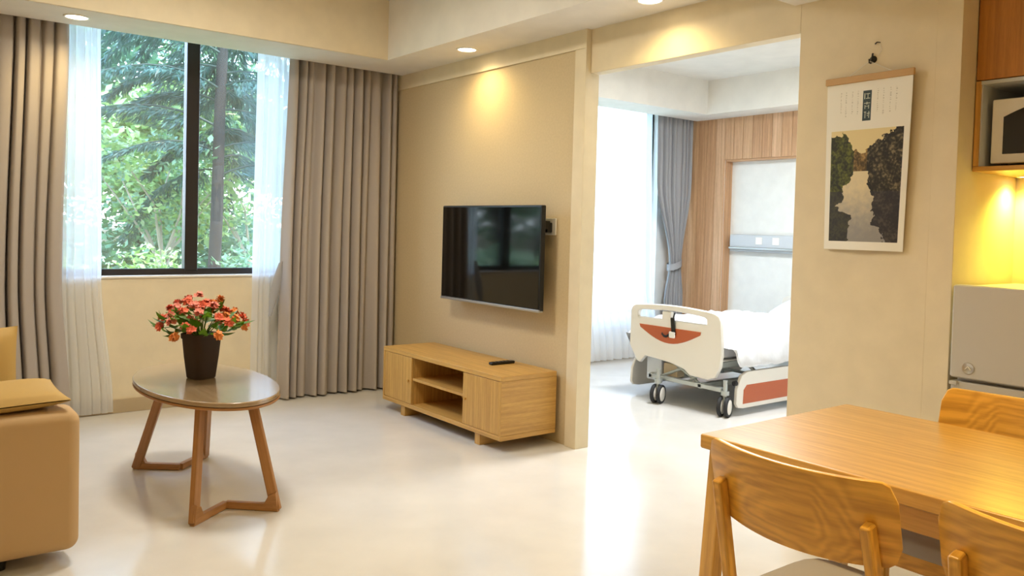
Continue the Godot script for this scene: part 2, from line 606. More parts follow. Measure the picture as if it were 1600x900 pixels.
func shell() -> void:
	struct("floor", gb(V(-0.8, -0.15, -6.31), V(7.4, 0, 2.0), 0.0), M.floor_stone, "polished cream stone floor running into the bedroom")
	# ceiling of the living and dining room: lowered bands round a raised coffer
	var g := G.new()
	g.slab(V(-0.8, 3.0, -6.31), V(4.2, 3.12, 2.0))
	g.slab(V(-0.6, CEIL, -5.90), V(3.52, 3.0, -5.44))
	g.slab(V(3.0, CEIL, -5.44), V(3.52, 3.0, -2.30))
	g.slab(V(-0.6, CEIL, -5.44), V(-0.1, 3.0, -2.30))
	g.slab(V(-0.1, CEIL, -2.75), V(3.0, 3.0, -2.30))
	g.slab(V(-0.6, 2.435, -2.30), V(4.0, 3.0, 1.8))
	struct("trim_2", gb(V(-0.6, CEIL + 0.002, -5.44), V(3.0, 3.0, -5.425), 0.0), M.wall_paint, "upright face of the ceiling coffer above the window, toned cream for the warm shade on it")  # warm shade put into the colour: cream on this coffer face alone
	struct("ceiling", g, M.ceiling_paint, "off-white ceiling with lowered bands round a raised coffer")
	g = G.new()
	g.slab(V(3.52, 2.91, -6.31), V(7.4, 3.05, -1.6))
	g.slab(V(3.52, CEIL, -5.91), V(7.1, 2.91, -5.50))
	g.slab(V(6.76, CEIL, -5.50), V(7.1, 2.91, -2.1))
	g.slab(V(3.52, CEIL, -5.50), V(3.9, 2.91, -2.1))
	g.slab(V(3.52, CEIL, -2.1), V(7.1, 2.91, -1.75))
	struct("ceiling_bedroom", g, M.ceiling_paint, "white bedroom ceiling with a lowered band above the curtains")
	# window wall
	g = G.new()
	g.slab(V(-0.8, 0, -6.31), V(0.95, 3.0, ZW))
	g.slab(V(2.65, 0, -6.31), V(3.46, 3.0, ZW))
	g.slab(V(0.95, 0, -6.31), V(2.65, 0.93, ZW))
	g.slab(V(0.95, 2.78, -6.31), V(2.65, 3.0, ZW))
	struct("wall_north", g, M.wall_paint, "cream wall below and beside the living room window")
	g = G.new()
	g.slab(V(3.46, 0, -6.31), V(4.4, 3.0, ZW))
	g.slab(V(6.72, 0, -6.31), V(7.4, 3.0, ZW))
	g.slab(V(4.4, 0, -6.31), V(6.72, 0.45, ZW))
	g.slab(V(4.4, 2.78, -6.31), V(6.72, 3.0, ZW))
	struct("wall_bedroom_north", g, M.bedroom_paint, "white bedroom wall round the curtained window")
	# television wall: papered field inside a proud painted border
	g = G.new()
	g.slab(V(XW + 0.014, 0, -6.11), V(3.51, 3.0, -3.712), 0.0)
	struct("wall_east", g, M.wallpaper, "beige papered wall behind the television")
	g = G.new()
	g.slab(V(XW, 2.45, -6.11), V(XW + 0.02, 3.0, -3.705), 0.002)
	g.slab(V(XW, 0, -3.80), V(XW + 0.02, 2.4495, -3.705), 0.002)
	g.slab(V(XW + 0.0005, 0, -3.711), V(3.512, 3.0, -3.70), 0.001)
	struct("trim_1", g, M.wall_paint, "cream painted border and end face of the television wall")
	g = gb(V(3.44, 2.30, -3.70), V(3.52, 3.0, -2.265), 0.002)
	struct("wall_lintel", g, M.wall_paint, "cream lintel over the wide opening to the bedroom")
	g = gb(V(3.44, 0, -2.265), V(3.56, 3.0, -1.63), 0.002)
	g.slab(V(3.44, 0, -1.632), V(4.1, 3.0, -1.53), 0.002)
	struct("wall_calendar_side", g, M.wall_paint, "cream wall carrying the calendar, turning into the kitchen recess")
	struct("wall_kitchen", gb(V(4.02, 0, -1.53), V(4.12, 3.0, 1.8), 0.0), M.wall_paint, "cream back wall of the kitchen recess")
	struct("wall_west", gb(V(-0.8, 0, -6.11), V(-0.6, 3.0, 2.0), 0.0), M.wall_paint, "cream wall behind the sofa")
	struct("wall_south", gb(V(-0.8, 0, 1.8), V(4.2, 3.0, 2.0), 0.0), M.wall_paint, "cream wall at the dining end")
	struct("wall_bedroom_south", gb(V(3.56, 0, -1.75), V(7.4, 3.0, -1.635), 0.0), M.bedroom_paint, "white bedroom side wall")
	# bedroom head wall: boards round a white niche
	g = G.new()
	g.slab(V(7.22, 0, -6.11), V(7.4, 3.0, -1.75))
	g.slab(V(7.118, 0, -6.11), V(7.22, 2.91, -5.532))
	g.slab(V(7.118, 2.128, -5.532), V(7.22, 2.91, -1.75))
	var head := struct("wall_bedroom_east", g, M.bedroom_paint, "bedroom head wall of wooden boards round a white niche")
	var z := -6.11
	var k := 0
	while z < -1.76:
		var z1 := minf(z + 0.1155, -1.75)
		var low := 0.0 if z < -5.55 else 2.126
		part("board", gb(V(7.10, low, z + 0.0012), V(7.12, CEIL + 0.02, z1 - 0.0012), 0.0025, 1), M["board_%d" % ((k * 7 + k / 3) % 4)], head)
		z = z1
		k += 1
	part("niche_reveal", gb(V(7.12, 0, -5.5325), V(7.22, 2.128, -5.512), 0.002, 1), M.board_2, head)
	part("niche_reveal", gb(V(7.12, 2.108, -5.512), V(7.22, 2.128, -1.75), 0.002, 2), M.board_0, head)
	# skirting
	struct("baseboard_north", gb(V(-0.6, 0, ZW), V(3.41, 0.095, ZW + 0.014), 0.003), M.skirting_stone, "low tan stone skirting under the living room window")
	struct("baseboard_bedroom", gb(V(3.51, 0, ZW), V(7.1, 0.095, ZW + 0.014), 0.003), M.skirting_stone, "low stone skirting under the bedroom window")

func window(called: String, label: String, x0: float, x1: float, mid: Array, y0 := 0.945) -> void:
	var g := G.new()
	var zf := -6.19
	var zb := -6.25
	var y1 := 2.78
	g.slab(V(x0, y0, zb), V(x1, y0 + 0.045, zf), 0.003)
	g.slab(V(x0, y1 - 0.05, zb), V(x1, y1, zf), 0.003)
	g.slab(V(x0, y0, zb), V(x0 + 0.05, y1, zf), 0.003)
	g.slab(V(x1 - 0.05, y0, zb), V(x1, y1, zf), 0.003)
	var w := struct(called, g, M.window_metal, label)
	var xs := [x0 + 0.05] + mid + [x1 - 0.05]
	for i in mid.size():
		part("mullion", gb(V(mid[i] - 0.046, y0 + 0.03, zb - 0.005), V(mid[i] + 0.046, y1, zf + 0.012), 0.004), M.window_metal, w)
	for i in xs.size() - 1:
		part("pane", gb(V(xs[i], y0 + 0.04, -6.224), V(xs[i + 1], y1 - 0.04, -6.218), 0.0), M.pane_glass, w)
	part("sill", gb(V(x0, y0 - 0.015, -6.30), V(x1, y0 + 0.001, ZW + 0.012), 0.004), M.sill_stone, w)

func windows() -> void:
	window("window_1", "dark metal framed living room window with a central mullion", 0.95, 2.65, [1.83])
	window("window_2", "bedroom window behind white sheers", 4.4, 6.72, [5.56], 0.465)

# cloth hung from a rail: [x0, x1] at heights given from the top down
func hang(stops: Array, z0: float, pleats: float, amp0: float, amp1: float, seed_: float, lean := 0.0) -> G:
	var g := G.new()
	var rows := []
	var cols := int(pleats * 16.0)
	var n := 30
	var top: float = stops[0][0]
	var low: float = stops[-1][0]
	for r in n + 1:
		var y := lerpf(top, low, float(r) / n)
		var i := 0
		while i < stops.size() - 2 and y < stops[i + 1][0]:
			i += 1
		var f: float = clampf((stops[i][0] - y) / (stops[i][0] - stops[i + 1][0]), 0.0, 1.0)
		f = f * f * (3.0 - 2.0 * f)
		var xa := lerpf(stops[i][1], stops[i + 1][1], f)
		var xb := lerpf(stops[i][2], stops[i + 1][2], f)
		var d := float(r) / n
		var line := PackedVector3Array()
		for k in cols + 1:
			var u := float(k) / cols
			var ph := TAU * pleats * u + 0.9 * sin(TAU * 2.3 * u + seed_) + 0.7 * sin(TAU * 5.1 * u + seed_ * 2.0 + d * 1.3) + 0.35 * d * sin(TAU * 7.7 * u + seed_)
			var size := 0.75 + 0.35 * sin(TAU * 3.7 * u + seed_ * 3.0 + d)
			var amp := lerpf(amp0, amp1, d) * size
			var wide := (xb - xa) / pleats
			var x := lerpf(xa, xb, u) - (0.125 * wide * cos(ph) + 0.03 * wide * sin(2.0 * ph)) * minf(1.0, d * 3.0 + 0.6)
			line.append(V(x, y, z0 + lean * d + amp * (sin(ph) + 0.22 * sin(2.0 * ph + seed_))))
		rows.append(line)
	g.grid(rows, false, Vector2(2, 2), false)
	return g

func curtains() -> void:
	var g := hang([[2.72, 0.02, 0.985], [0.95, 0.0, 0.945], [0.012, -0.02, 1.0]], -5.965, 11.5, 0.040, 0.060, 1.0)
	single("curtain", g, M.drape, "taupe curtain hanging behind the sofa", "curtain", "")
	var d := thing("curtain", V(2.9, 0, -5.97), "taupe curtain with a loose tieback, hanging beside the television wall", "curtain")
	g = hang([[2.72, 2.475, 3.385], [0.95, 2.43, 3.385], [0.015, 2.42, 3.385]], -5.960, 11.5, 0.040, 0.062, 4.0, 0.0)
	part("cloth", g, M.drape, d)
	# the tieback strap hangs open at the curtain's edge
	g = G.new()
	var strap := []
	for r in 14:
		var f := r / 13.0
		var y := lerpf(1.04, 0.64, f)
		var w := 0.016 + 0.022 * sin(PI * minf(1.0, f * 1.05))
		var xm := 2.392 - 0.075 * f
		strap.append(PackedVector3Array([V(xm - w, y, -5.885), V(xm - w * 0.4, y + 0.01, -5.872), V(xm + w * 0.4, y + 0.012, -5.872), V(xm + w, y + 0.02, -5.885)]))
	g.grid(strap, false, Vector2.ONE, false)
	part("tieback", g, M.drape_grey, d, "grey cloth tieback hanging open")
	g = hang([[2.72, 0.93, 1.195], [0.95, 0.92, 1.215], [0.015, 0.93, 1.30]], -6.078, 6.0, 0.010, 0.013, 2.0, 0.0)
	single("sheer_curtain", g, M.sheer, "white sheer curtain beside the taupe curtain behind the sofa", "curtain")
	g = hang([[2.72, 2.27, 2.60], [0.95, 2.255, 2.58], [0.04, 2.25, 2.60]], -6.078, 6.0, 0.010, 0.013, 3.3, 0.0)
	single("sheer_curtain", g, M.sheer, "white sheer curtain beside the curtain with the loose tieback", "curtain")
	# bedroom
	g = hang([[2.72, 4.3, 6.55], [0.9, 4.3, 6.6], [0.02, 4.3, 6.75]], -6.045, 26.0, 0.02, 0.026, 5.0, 0.02)
	single("sheer_curtain", g, M.sheer, "wide white sheer curtain glowing across the bedroom window", "curtain")
	var c := thing("curtain", V(6.8, 0, -5.97), "grey bedroom curtain gathered by a tie against the wooden boards", "curtain")
	g = hang([[2.72, 6.50, 7.075], [1.9, 6.52, 7.08], [1.0, 6.77, 6.95], [0.62, 6.70, 7.0], [0.02, 6.68, 7.02]], -5.962, 8.0, 0.026, 0.034, 7.0)
	part("cloth", g, M.drape_grey, c)
	g = G.new()
	var band := []
	for r in 3:
		var ring := PackedVector3Array()
		for k in 20:
			var a := TAU * k / 20.0
			ring.append(V(6.86 + 0.098 * cos(a), 1.03 - 0.035 * r + 0.03 * cos(a), -5.962 + 0.062 * sin(a)))
		band.append(ring)
	g.grid(band, true)
	part("tie", g, M.drape_grey, c)

# ---------------------------------------------------------------- lamps
func downlight(at: Vector3, energy: float, label: String) -> void:
	var d := thing("downlight", at, label, "downlight", "recessed ceiling downlights")
	var g := G.new()
	g.lathe([Vector2(0.060, -0.002), Vector2(0.063, -0.007), Vector2(0.072, -0.007), Vector2(0.076, 0.0)], at, 28)
	part("trim_ring", g, M.white_gloss, d)
	g = G.new()
	g.lathe([Vector2(0.0, -0.004), Vector2(0.061, -0.0035)], at, 24)
	part("lamp_disc", g, M.lamp_glow, d, "glowing lamp face")
	var s := SpotLight3D.new()
	s.name = "downlight_beam"
	s.position = V(0, -0.016, 0)
	s.rotation = V(-PI / 2, 0, 0)
	s.spot_angle = 76.0
	s.spot_angle_attenuation = 1.0
	s.spot_range = 12.0
	s.spot_attenuation = 2.0
	s.light_color = Color(1.0, 0.885, 0.63)
	s.light_energy = energy
	s.light_size = 0.03
	s.shadow_enabled = true
	d.add_child(s)

func lamps() -> void:
	downlight(V(0.974, CEIL, -5.645), 0.55, "round ceiling downlight in front of the white sheer by the sofa")
	downlight(V(3.21, CEIL, -4.70), 0.55, "round ceiling downlight above the television")
	downlight(V(3.216, CEIL, -3.02), 0.55, "round ceiling downlight above the bedroom opening")
	for p in [V(1.5, 2.435, -1.3), V(3.22, 2.435, 0.0), V(1.5, 2.435, 0.4)]:
		downlight(p, 1.6, "round downlight in the lowered dining ceiling")
	unseen_flush_lamp(V(1.4, 3.0, -4.0), 3.9, Color(1.0, 0.97, 0.91), "added flush round ceiling lamp, unseen, lifting the light in the living room")  # added out of view to brighten floor, drapes and walls
	unseen_flush_lamp(V(4.98, 2.91, -3.65), 8.6, Color(0.96, 0.98, 1.0), "unseen flush round ceiling lamp assumed in the bedroom coffer")  # unseen, added for the even white light in the bedroom

func unseen_flush_lamp(at: Vector3, energy: float, tint: Color, label: String) -> void:
	var d := thing("unseen_ceiling_lamp", at, label, "unseen ceiling lamp")
	var g := G.new()
	g.lathe([Vector2(0.30, 0.0), Vector2(0.30, -0.05), Vector2(0.29, -0.055)], at, 40)
	part("housing", g, M.white_gloss, d)
	g = G.new()
	g.lathe([Vector2(0.29, -0.052), Vector2(0.2, -0.066), Vector2(0.0, -0.07)], at, 40)
	part("diffuser", g, M.diffuser_glow, d)
	var s := AreaLight3D.new()
	s.name = "unseen_lamp_light"
	s.area_size = Vector2(0.5, 0.5)
	s.area_normalize_energy = true
	s.area_range = 12.0
	s.area_attenuation = 2.0
	s.light_color = tint
	s.light_energy = energy
	s.shadow_enabled = true
	s.position = V(0, -0.085, 0)
	s.rotation = V(-PI / 2, 0, 0)
	d.add_child(s)

# ---------------------------------------------------------------- dining
func dining() -> void:
	var x0 := 1.955
	var x1 := 2.765
	var z0 := -1.578
	var z1 := -0.10
	var t := thing("dining_table", V((x0 + x1) / 2, 0, (z0 + z1) / 2), "rectangular honey-coloured wooden dining table", "table")
	part("tabletop", gb(V(x0, 0.707, z0), V(x1, 0.75, z1), 0.005, 2), M.table_wood, t)
	for s in [[x0 + 0.055, z0 + 0.038, -1, -1], [x1 - 0.055, z0 + 0.038, 1, -1], [x0 + 0.055, z1 - 0.038, -1, 1], [x1 - 0.055, z1 - 0.038, 1, 1]]:
		var g := G.new()
		g.off = Vector2(rng.randf(), rng.randf())
		g.bar(V(s[0], 0.707, s[1]), V(s[0] + s[2] * 0.02, 0.0, s[1] + s[3] * 0.03), 0.052, 0.052, Vector3.RIGHT, 0.006)
		part("leg", g, M.table_wood, t)
	part("apron", gb(V(x0 + 0.045, 0.635, z0 + 0.07), V(x0 + 0.067, 0.707, z1 - 0.07), 0.003, 2), M.table_wood, t)
	part("apron", gb(V(x1 - 0.067, 0.635, z0 + 0.07), V(x1 - 0.045, 0.707, z1 - 0.07), 0.003, 2), M.table_wood, t)
	part("apron", gb(V(x0 + 0.07, 0.635, z0 + 0.045), V(x1 - 0.07, 0.707, z0 + 0.067), 0.003, 0), M.table_wood, t)
	part("apron", gb(V(x0 + 0.07, 0.635, z1 - 0.067), V(x1 - 0.07, 0.707, z1 - 0.045), 0.003, 0), M.table_wood, t)

	# chair facing +x, seat centre over its origin
	var c := thing("dining_chair", V(0, 0, 0), "wooden dining chair with a curved back at the table corner by the opening", "chair", "dining chairs round the table")
	var g := G.new()
	var rows := []
	var cols := 36
	for k in cols + 1:
		var s := float(k) / cols * 2.0 - 1.0
		var th := s * 0.46
		var rr := 0.52
		var edge: float = maxf(0.0, (absf(s) - 0.86) / 0.14)
		var cut := 0.045 * (1.0 - sqrt(maxf(0.0, 1.0 - edge * edge)))
		var yt := 0.852 - cut + 0.006 * s * s
		var yb := 0.655 + cut * 0.9 + 0.022 * s * s
		var nrm := V(cos(th), 0, -sin(th))
		var mid := V(rr - rr * cos(th) - 0.235, 0, rr * sin(th))
		var ring := PackedVector3Array()
		var h := 0.0095
		for q in [[-h, 0.0], [-h, 0.25], [-h, 0.5], [-h, 0.75], [-h, 0.985], [-h * 0.55, 1.0], [h * 0.55, 1.0], [h, 0.985], [h, 0.75], [h, 0.5], [h, 0.25], [h, 0.015], [h * 0.5, 0.0], [-h * 0.5, 0.0]]:
			var y: float = lerpf(yb, yt, q[1])
			ring.append(mid + nrm * q[0] + V(-(y - 0.655) * 0.25, y, 0))
		rows.append(ring)
	g.off = Vector2(0.45, 0.4)
	g.grid(rows, true)
	g.planar(0, 2, 1)
	g.face(Array(rows[0]), V(0, 0, -1))
	g.face(Array(rows[-1]), V(0, 0, 1))
	part("backrest", g, M.chair_wood, c)
	for s in [-1.0, 1.0]:
		g = G.new()
		g.off = Vector2(rng.randf(), rng.randf())
		g.bar(V(-0.171, 0.43, s * 0.197), V(-0.256, 0.765, s * 0.185), 0.034, 0.026, V(1, 0, 0), 0.006)
		g.bar(V(-0.215, 0.0, s * 0.197), V(-0.170, 0.45, s * 0.197), 0.034, 0.026, V(1, 0, 0), 0.006)
		part("rear_leg", g, M.chair_wood, c)
		g = G.new()
		g.off = Vector2(rng.randf(), rng.randf())
		g.bar(V(0.19, 0.0, s * 0.197), V(0.19, 0.43, s * 0.197), 0.034, 0.03, V(1, 0, 0), 0.006)
		part("front_leg", g, M.chair_wood, c)
		part("side_rail", gb(V(-0.17, 0.375, s * 0.197 - 0.011), V(0.175, 0.425, s * 0.197 + 0.011), 0.004, 0), M.chair_wood, c)
	part("front_rail", gb(V(0.18, 0.375, -0.18), V(0.20, 0.425, 0.18), 0.004, 2), M.chair_wood, c)
	part("back_rail", gb(V(-0.19, 0.375, -0.187), V(-0.17, 0.425, 0.187), 0.004, 2), M.chair_wood, c)
	g = G.new()
	var pad := []
	for r in 9:
		var f := r / 8.0
		var sc := 1.0 - 0.06 * pow(f, 4.0) - (0.03 if r == 0 else 0.0)
		if r == 8:
			sc = 0.0
		elif r == 7:
			sc = 0.55
		var y: float = [0.425, 0.432, 0.448, 0.462, 0.470, 0.474, 0.477, 0.481, 0.482][r]
		if r in [4, 5, 6]:
			sc = [0.97, 0.92, 0.8][r - 4]
		var ring := PackedVector3Array()
		for k in 40:
			var a := TAU * k / 40.0
			var p := pow(pow(absf(cos(a)), 6.0) + pow(absf(sin(a)), 6.0), -1.0 / 6.0)
			ring.append(V(0.215 * cos(a) * p * sc, y, 0.215 * sin(a) * p * sc))
		pad.append(ring)
	g.grid(pad, true)
	part("seat", g, M.seat_cloth, c, "grey-brown padded seat")
	for q in [[V(1.855, 0, -0.495), 0.0, "wooden dining chair next along the table from the corner chair"], [V(2.60, 0, -1.04), PI, "wooden dining chair on the refrigerator side of the table"]]:
		var o: Node3D = c.duplicate()
		o.name = numbered("dining_chair")
		add_child(o)
		o.position = q[0]
		o.rotation.y = q[1]
		o.set_meta("label", q[2])
	c.position = V(1.855, 0, -1.042)

# ---------------------------------------------------------------- coffee table, flowers
func coffee_table() -> void:
	var at := V(1.315, 0, -4.18)
	var t := thing("coffee_table", at, "oval wooden coffee table on angled V-shaped legs", "table")
	var o := PackedVector2Array()
	for k in 72:
		var a := TAU * k / 72.0
		o.append(Vector2(0.60 * cos(a), 0.31 * sin(a)))
	var g := G.new()
	# outline x along world z, outline y along world x
	g.plate(o, 0.024, Transform3D(Basis(V(0, 0, 1), V(1, 0, 0), V(0, 1, 0)), V(at.x, 0.532, at.z)), 0.006)
	part("tabletop", g, M.coffee_top, t)
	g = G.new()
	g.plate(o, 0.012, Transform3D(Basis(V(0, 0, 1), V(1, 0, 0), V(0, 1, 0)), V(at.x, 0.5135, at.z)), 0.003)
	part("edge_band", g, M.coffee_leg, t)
	for s in [1.0, -1.0]:
		var f1 := V(1.116, 0.0, at.z + s * 0.505)
		var f2 := V(1.486, 0.0, at.z + s * 0.525)
		var t1 := V(1.205, 0.5075, at.z + s * 0.29)
		var t2 := V(1.435, 0.5075, at.z + s * 0.31)
		var ap := V(1.305, 0.0, at.z + s * 0.36)
		for q in [[f1, t1], [f2, t2]]:
			g = G.new()
			g.off = Vector2(rng.randf(), rng.randf())
			var sidew: Vector3 = (ap - q[0]).normalized()
			g.bar(q[0] + V(0, 0.004, 0), q[1], 0.046, 0.03, sidew, 0.005)
			part("leg", g, M.coffee_leg, t)
			# bevelled gusset where leg and foot bar meet
			g = G.new()
			var dir: Vector3 = (ap - q[0])
			dir.y = 0
			dir = dir.normalized()
			var upw: Vector3 = (q[1] - q[0]).normalized()
			var nz := dir.cross(V(0, 1, 0)).normalized()
			var flat := PackedVector2Array([Vector2(-0.012, 0.0), Vector2(0.10, 0.0), Vector2(0.10, 0.034), Vector2(0.055, 0.036), Vector2(0.035, 0.075), Vector2(0.0, 0.09)])
			g.plate(flat, 0.029, Transform3D(Basis(dir, V(0, 1, 0), nz), q[0]), 0.003)
			part("gusset", g, M.coffee_leg, t)
			g = G.new()
			g.off = Vector2(rng.randf(), rng.randf())
			g.bar(q[0] + V(0, 0.018, 0) + dir * 0.01, ap + V(0, 0.018, 0), 0.034, 0.03, V(0, 1, 0), 0.004)
			part("foot_bar", g, M.coffee_leg, t)
		g = G.new()
		g.bar(t1 + V(-0.01, -0.017, 0), t2 + V(0.01, -0.017, 0), 0.034, 0.03, V(0, 1, 0), 0.004)
		part("rail", g, M.coffee_leg, t)

func potted_flowers() -> void:
	var at := V(1.318, 0.5445, -4.255)
	var t := thing("potted_flowers", at, "dark tapered pot of coral and orange flowers on the coffee table", "potted plant")
	var g := G.new()
	var rows := []
	for q in [[0.0, 0.0], [0.052, 0.0], [0.057, 0.004], [0.0685, 0.11], [0.076, 0.200], [0.081, 0.202], [0.082, 0.226], [0.078, 0.2285], [0.074, 0.225], [0.070, 0.19], [0.0, 0.188]]:
		var ring := PackedVector3Array()
		for k in 32:
			var a := TAU * k / 32.0
			var p: float = pow(pow(absf(cos(a)), 5.0) + pow(absf(sin(a)), 5.0), -0.2)
			ring.append(at + V(0, q[1], 0) + V(cos(a), 0, sin(a)).rotated(Vector3.UP, 0.35) * p * q[0])
		rows.append(ring)
	g.grid(rows, true)
	part("pot", g, M.pot_clay, t, "dark brown tapered pot")
	g = G.new()
	g.lathe([Vector2(0.070, 0.206), Vector2(0.04, 0.213), Vector2(0.0, 0.215)], at, 20)
	part("soil", g, M.soil, t)
	rng.seed = 31
	var crown := at + V(0, 0.22, 0)
	var spots := []
	for k in 58:
		var f := (k + 0.5) / 58.0
		var a := k * 2.39996
		var rad := sqrt(f)
		var dir := V(cos(a) * rad, 0, sin(a) * rad)
		# the crown is wide and low; the flowers reach over the rim
		var top := 0.165 * (1.0 - 0.85 * rad * rad) + rng.randf_range(-0.03, 0.03)
		spots.append(crown + V(dir.x * 0.215, top, dir.z * 0.215))
	var stem := G.new()
	for i in spots.size():
		if i % 3 == 0:
			stem = G.new()
			stem.tube([crown + (spots[i] - crown) * 0.08 - V(0, 0.02, 0), crown + (spots[i] - crown) * 0.5 + V(0, 0.03, 0), spots[i]], 0.0028, 0.0018, 5)
			stem.col = Color(0.5, 0.7, 0.4)
			part("stem", stem, M.leaf_pot, t)
	# leaves: broad, notched, all round and below the flowers
	for i in 84:
		var a := rng.randf() * TAU
		var rad := sqrt(rng.randf()) * 0.95
		var h := rng.randf_range(-0.02, 0.15) * (1.0 - 0.5 * rad)
		var p := crown + V(cos(a) * rad * 0.195, h + 0.02, sin(a) * rad * 0.195)
		var out := V(cos(a), rng.randf_range(-0.35, 0.5), sin(a)).normalized()
		var across := out.cross(V(rng.randf_range(-0.4, 0.4), 1, rng.randf_range(-0.4, 0.4))).normalized()
		g = G.new()
		var tone := rng.randf_range(0.55, 1.25)
		g.col = Color(tone * rng.randf_range(0.8, 1.25), tone, tone * 0.75)
		var up := out.cross(across).normalized()
		var L := rng.randf_range(0.05, 0.085)
		var W := L * 0.8
		var lr := []
		for r in 6:
			var f := r / 5.0
			var w := W * 0.5 * sin(PI * pow(f, 0.75) * 0.96 + 0.05)
			var mid := p + out * L * f - up * 0.02 * f * f
			lr.append(PackedVector3Array([mid - across * w + up * w * 0.3, mid, mid + across * w + up * w * 0.3]))
		g.grid(lr, false, Vector2.ONE, false)
		part("leaf", g, M.leaf_pot, t)
	var petals: Array = [M.petal_coral, M.petal_pink, M.petal_orange, M.petal_coral]
	for i in spots.size():
		if i % 7 == 5:
			continue
		g = G.new()
		var out: Vector3 = (spots[i] - crown + V(0, 0.06, 0)).normalized()
		for k in 13:
			var dirn := (out + V(rng.randf_range(-1, 1), rng.randf_range(-0.6, 1), rng.randf_range(-1, 1)) * 0.8).normalized()
			var p: Vector3 = spots[i] + dirn * rng.randf_range(0.008, 0.028)
			var side := dirn.cross(V(0.3, 0.9, 0.2)).normalized()
			for m in 5:
				var al := side.rotated(dirn, TAU * m / 5.0)
				g.leaf(p, (al + dirn * 0.45).normalized(), dirn.cross(al).normalized(), 0.0185, 0.0165, -0.1)
		part("flower_head", g, petals[(i * 5 + i / 4) % 4], t)

# ---------------------------------------------------------------- sofa
func cushion(where: Transform3D, size: Vector3) -> G:
	var g := G.new()
	g.xf = where
	for s in [-1.0, 1.0]:
		var rows := []
		for r in 19:
			var line := PackedVector3Array()
			for k in 19:
				var a := k / 9.0 - 1.0
				var b := r / 9.0 - 1.0
				var pinch := 1.0 - 0.05 * (1.0 - a * a) * absf(b) - 0.0 * a
				var pinch2 := 1.0 - 0.05 * (1.0 - b * b) * absf(a)
				var th := pow(maxf(0.0, (1.0 - pow(absf(a), 2.6)) * (1.0 - pow(absf(b), 2.6))), 0.45)
				line.append(V(a * size.x / 2 * pinch2, s * (th * size.y / 2 + 0.002), b * size.z / 2 * pinch))
			rows.append(line)
		var first := g.v.size()
		g.grid(rows, false, Vector2.ONE, false)
		if g.n[first + 180].dot(where.basis.y) * s < 0.0:
			for i in range(first, g.n.size()):
				g.n[i] = -g.n[i]
			for i in range(g.ix.size() - 1, -1, -3):
				if g.ix[i] < first:
					break
				var q := g.ix[i]
				g.ix[i] = g.ix[i - 1]
				g.ix[i - 1] = q
	return g

func sofa() -> void:
	var s := thing("sofa", V(0.15, 0, -4.3), "tan fabric sofa with one padded arm, cut by the picture beside the coffee table", "sofa")
	s.set_meta("label", "tan upholstered sofa with a boxy arm carrying gold cushions")
	var z0 := -3.50
	var zf := -5.0
	var g := G.new()
	g.cushioned(V(-0.30, 0.055, -3.70), V(0.635, 0.60, z0), 0.045)
	part("arm", g, M.sofa_cloth, s)
	g = G.new()
	g.cushioned(V(-0.30, 0.055, zf), V(0.60, 0.27, -3.702), 0.03)
	part("base", g, M.sofa_cloth, s)
	g = G.new()
	g.cushioned(V(-0.10, 0.272, zf + 0.01), V(0.61, 0.42, -3.705), 0.05)
	part("seat_cushion", g, M.sofa_cloth, s)
	g = G.new()
	g.cushioned(V(-0.32, 0.272, zf), V(-0.102, 0.82, -3.704), 0.07)
	part("backrest", g, M.sofa_cloth, s)
	for p in [V(0.38, 0, -3.61), V(-0.24, 0, -3.57), V(0.53, 0, zf + 0.08), V(-0.24, 0, zf + 0.08)]:
		g = G.new()
		g.lathe([Vector2(0, 0), Vector2(0.018, 0), Vector2(0.026, 0.058), Vector2(0, 0.058)], p, 14)
		part("leg", g, M.black_plastic, s)
	var flat := Transform3D(Basis(Vector3.UP, 0.05) * Basis(V(0, 0, 1), 0.03) * Basis(V(1, 0, 0), 0.06), V(0.395, 0.644, -3.70))
	single("cushion", cushion(flat, V(0.40, 0.075, 0.36)), M.gold_cloth, "gold cushion lying flat over the sofa arm", "cushion")
	var up := Transform3D(Basis(Vector3.UP, 0.10) * Basis(V(1, 0, 0), PI / 2 - 0.12), V(0.275, 0.66, -4.02))
	single("cushion", cushion(up, V(0.43, 0.13, 0.43)), M.gold_cloth, "gold cushion standing upright on the sofa seat", "cushion")

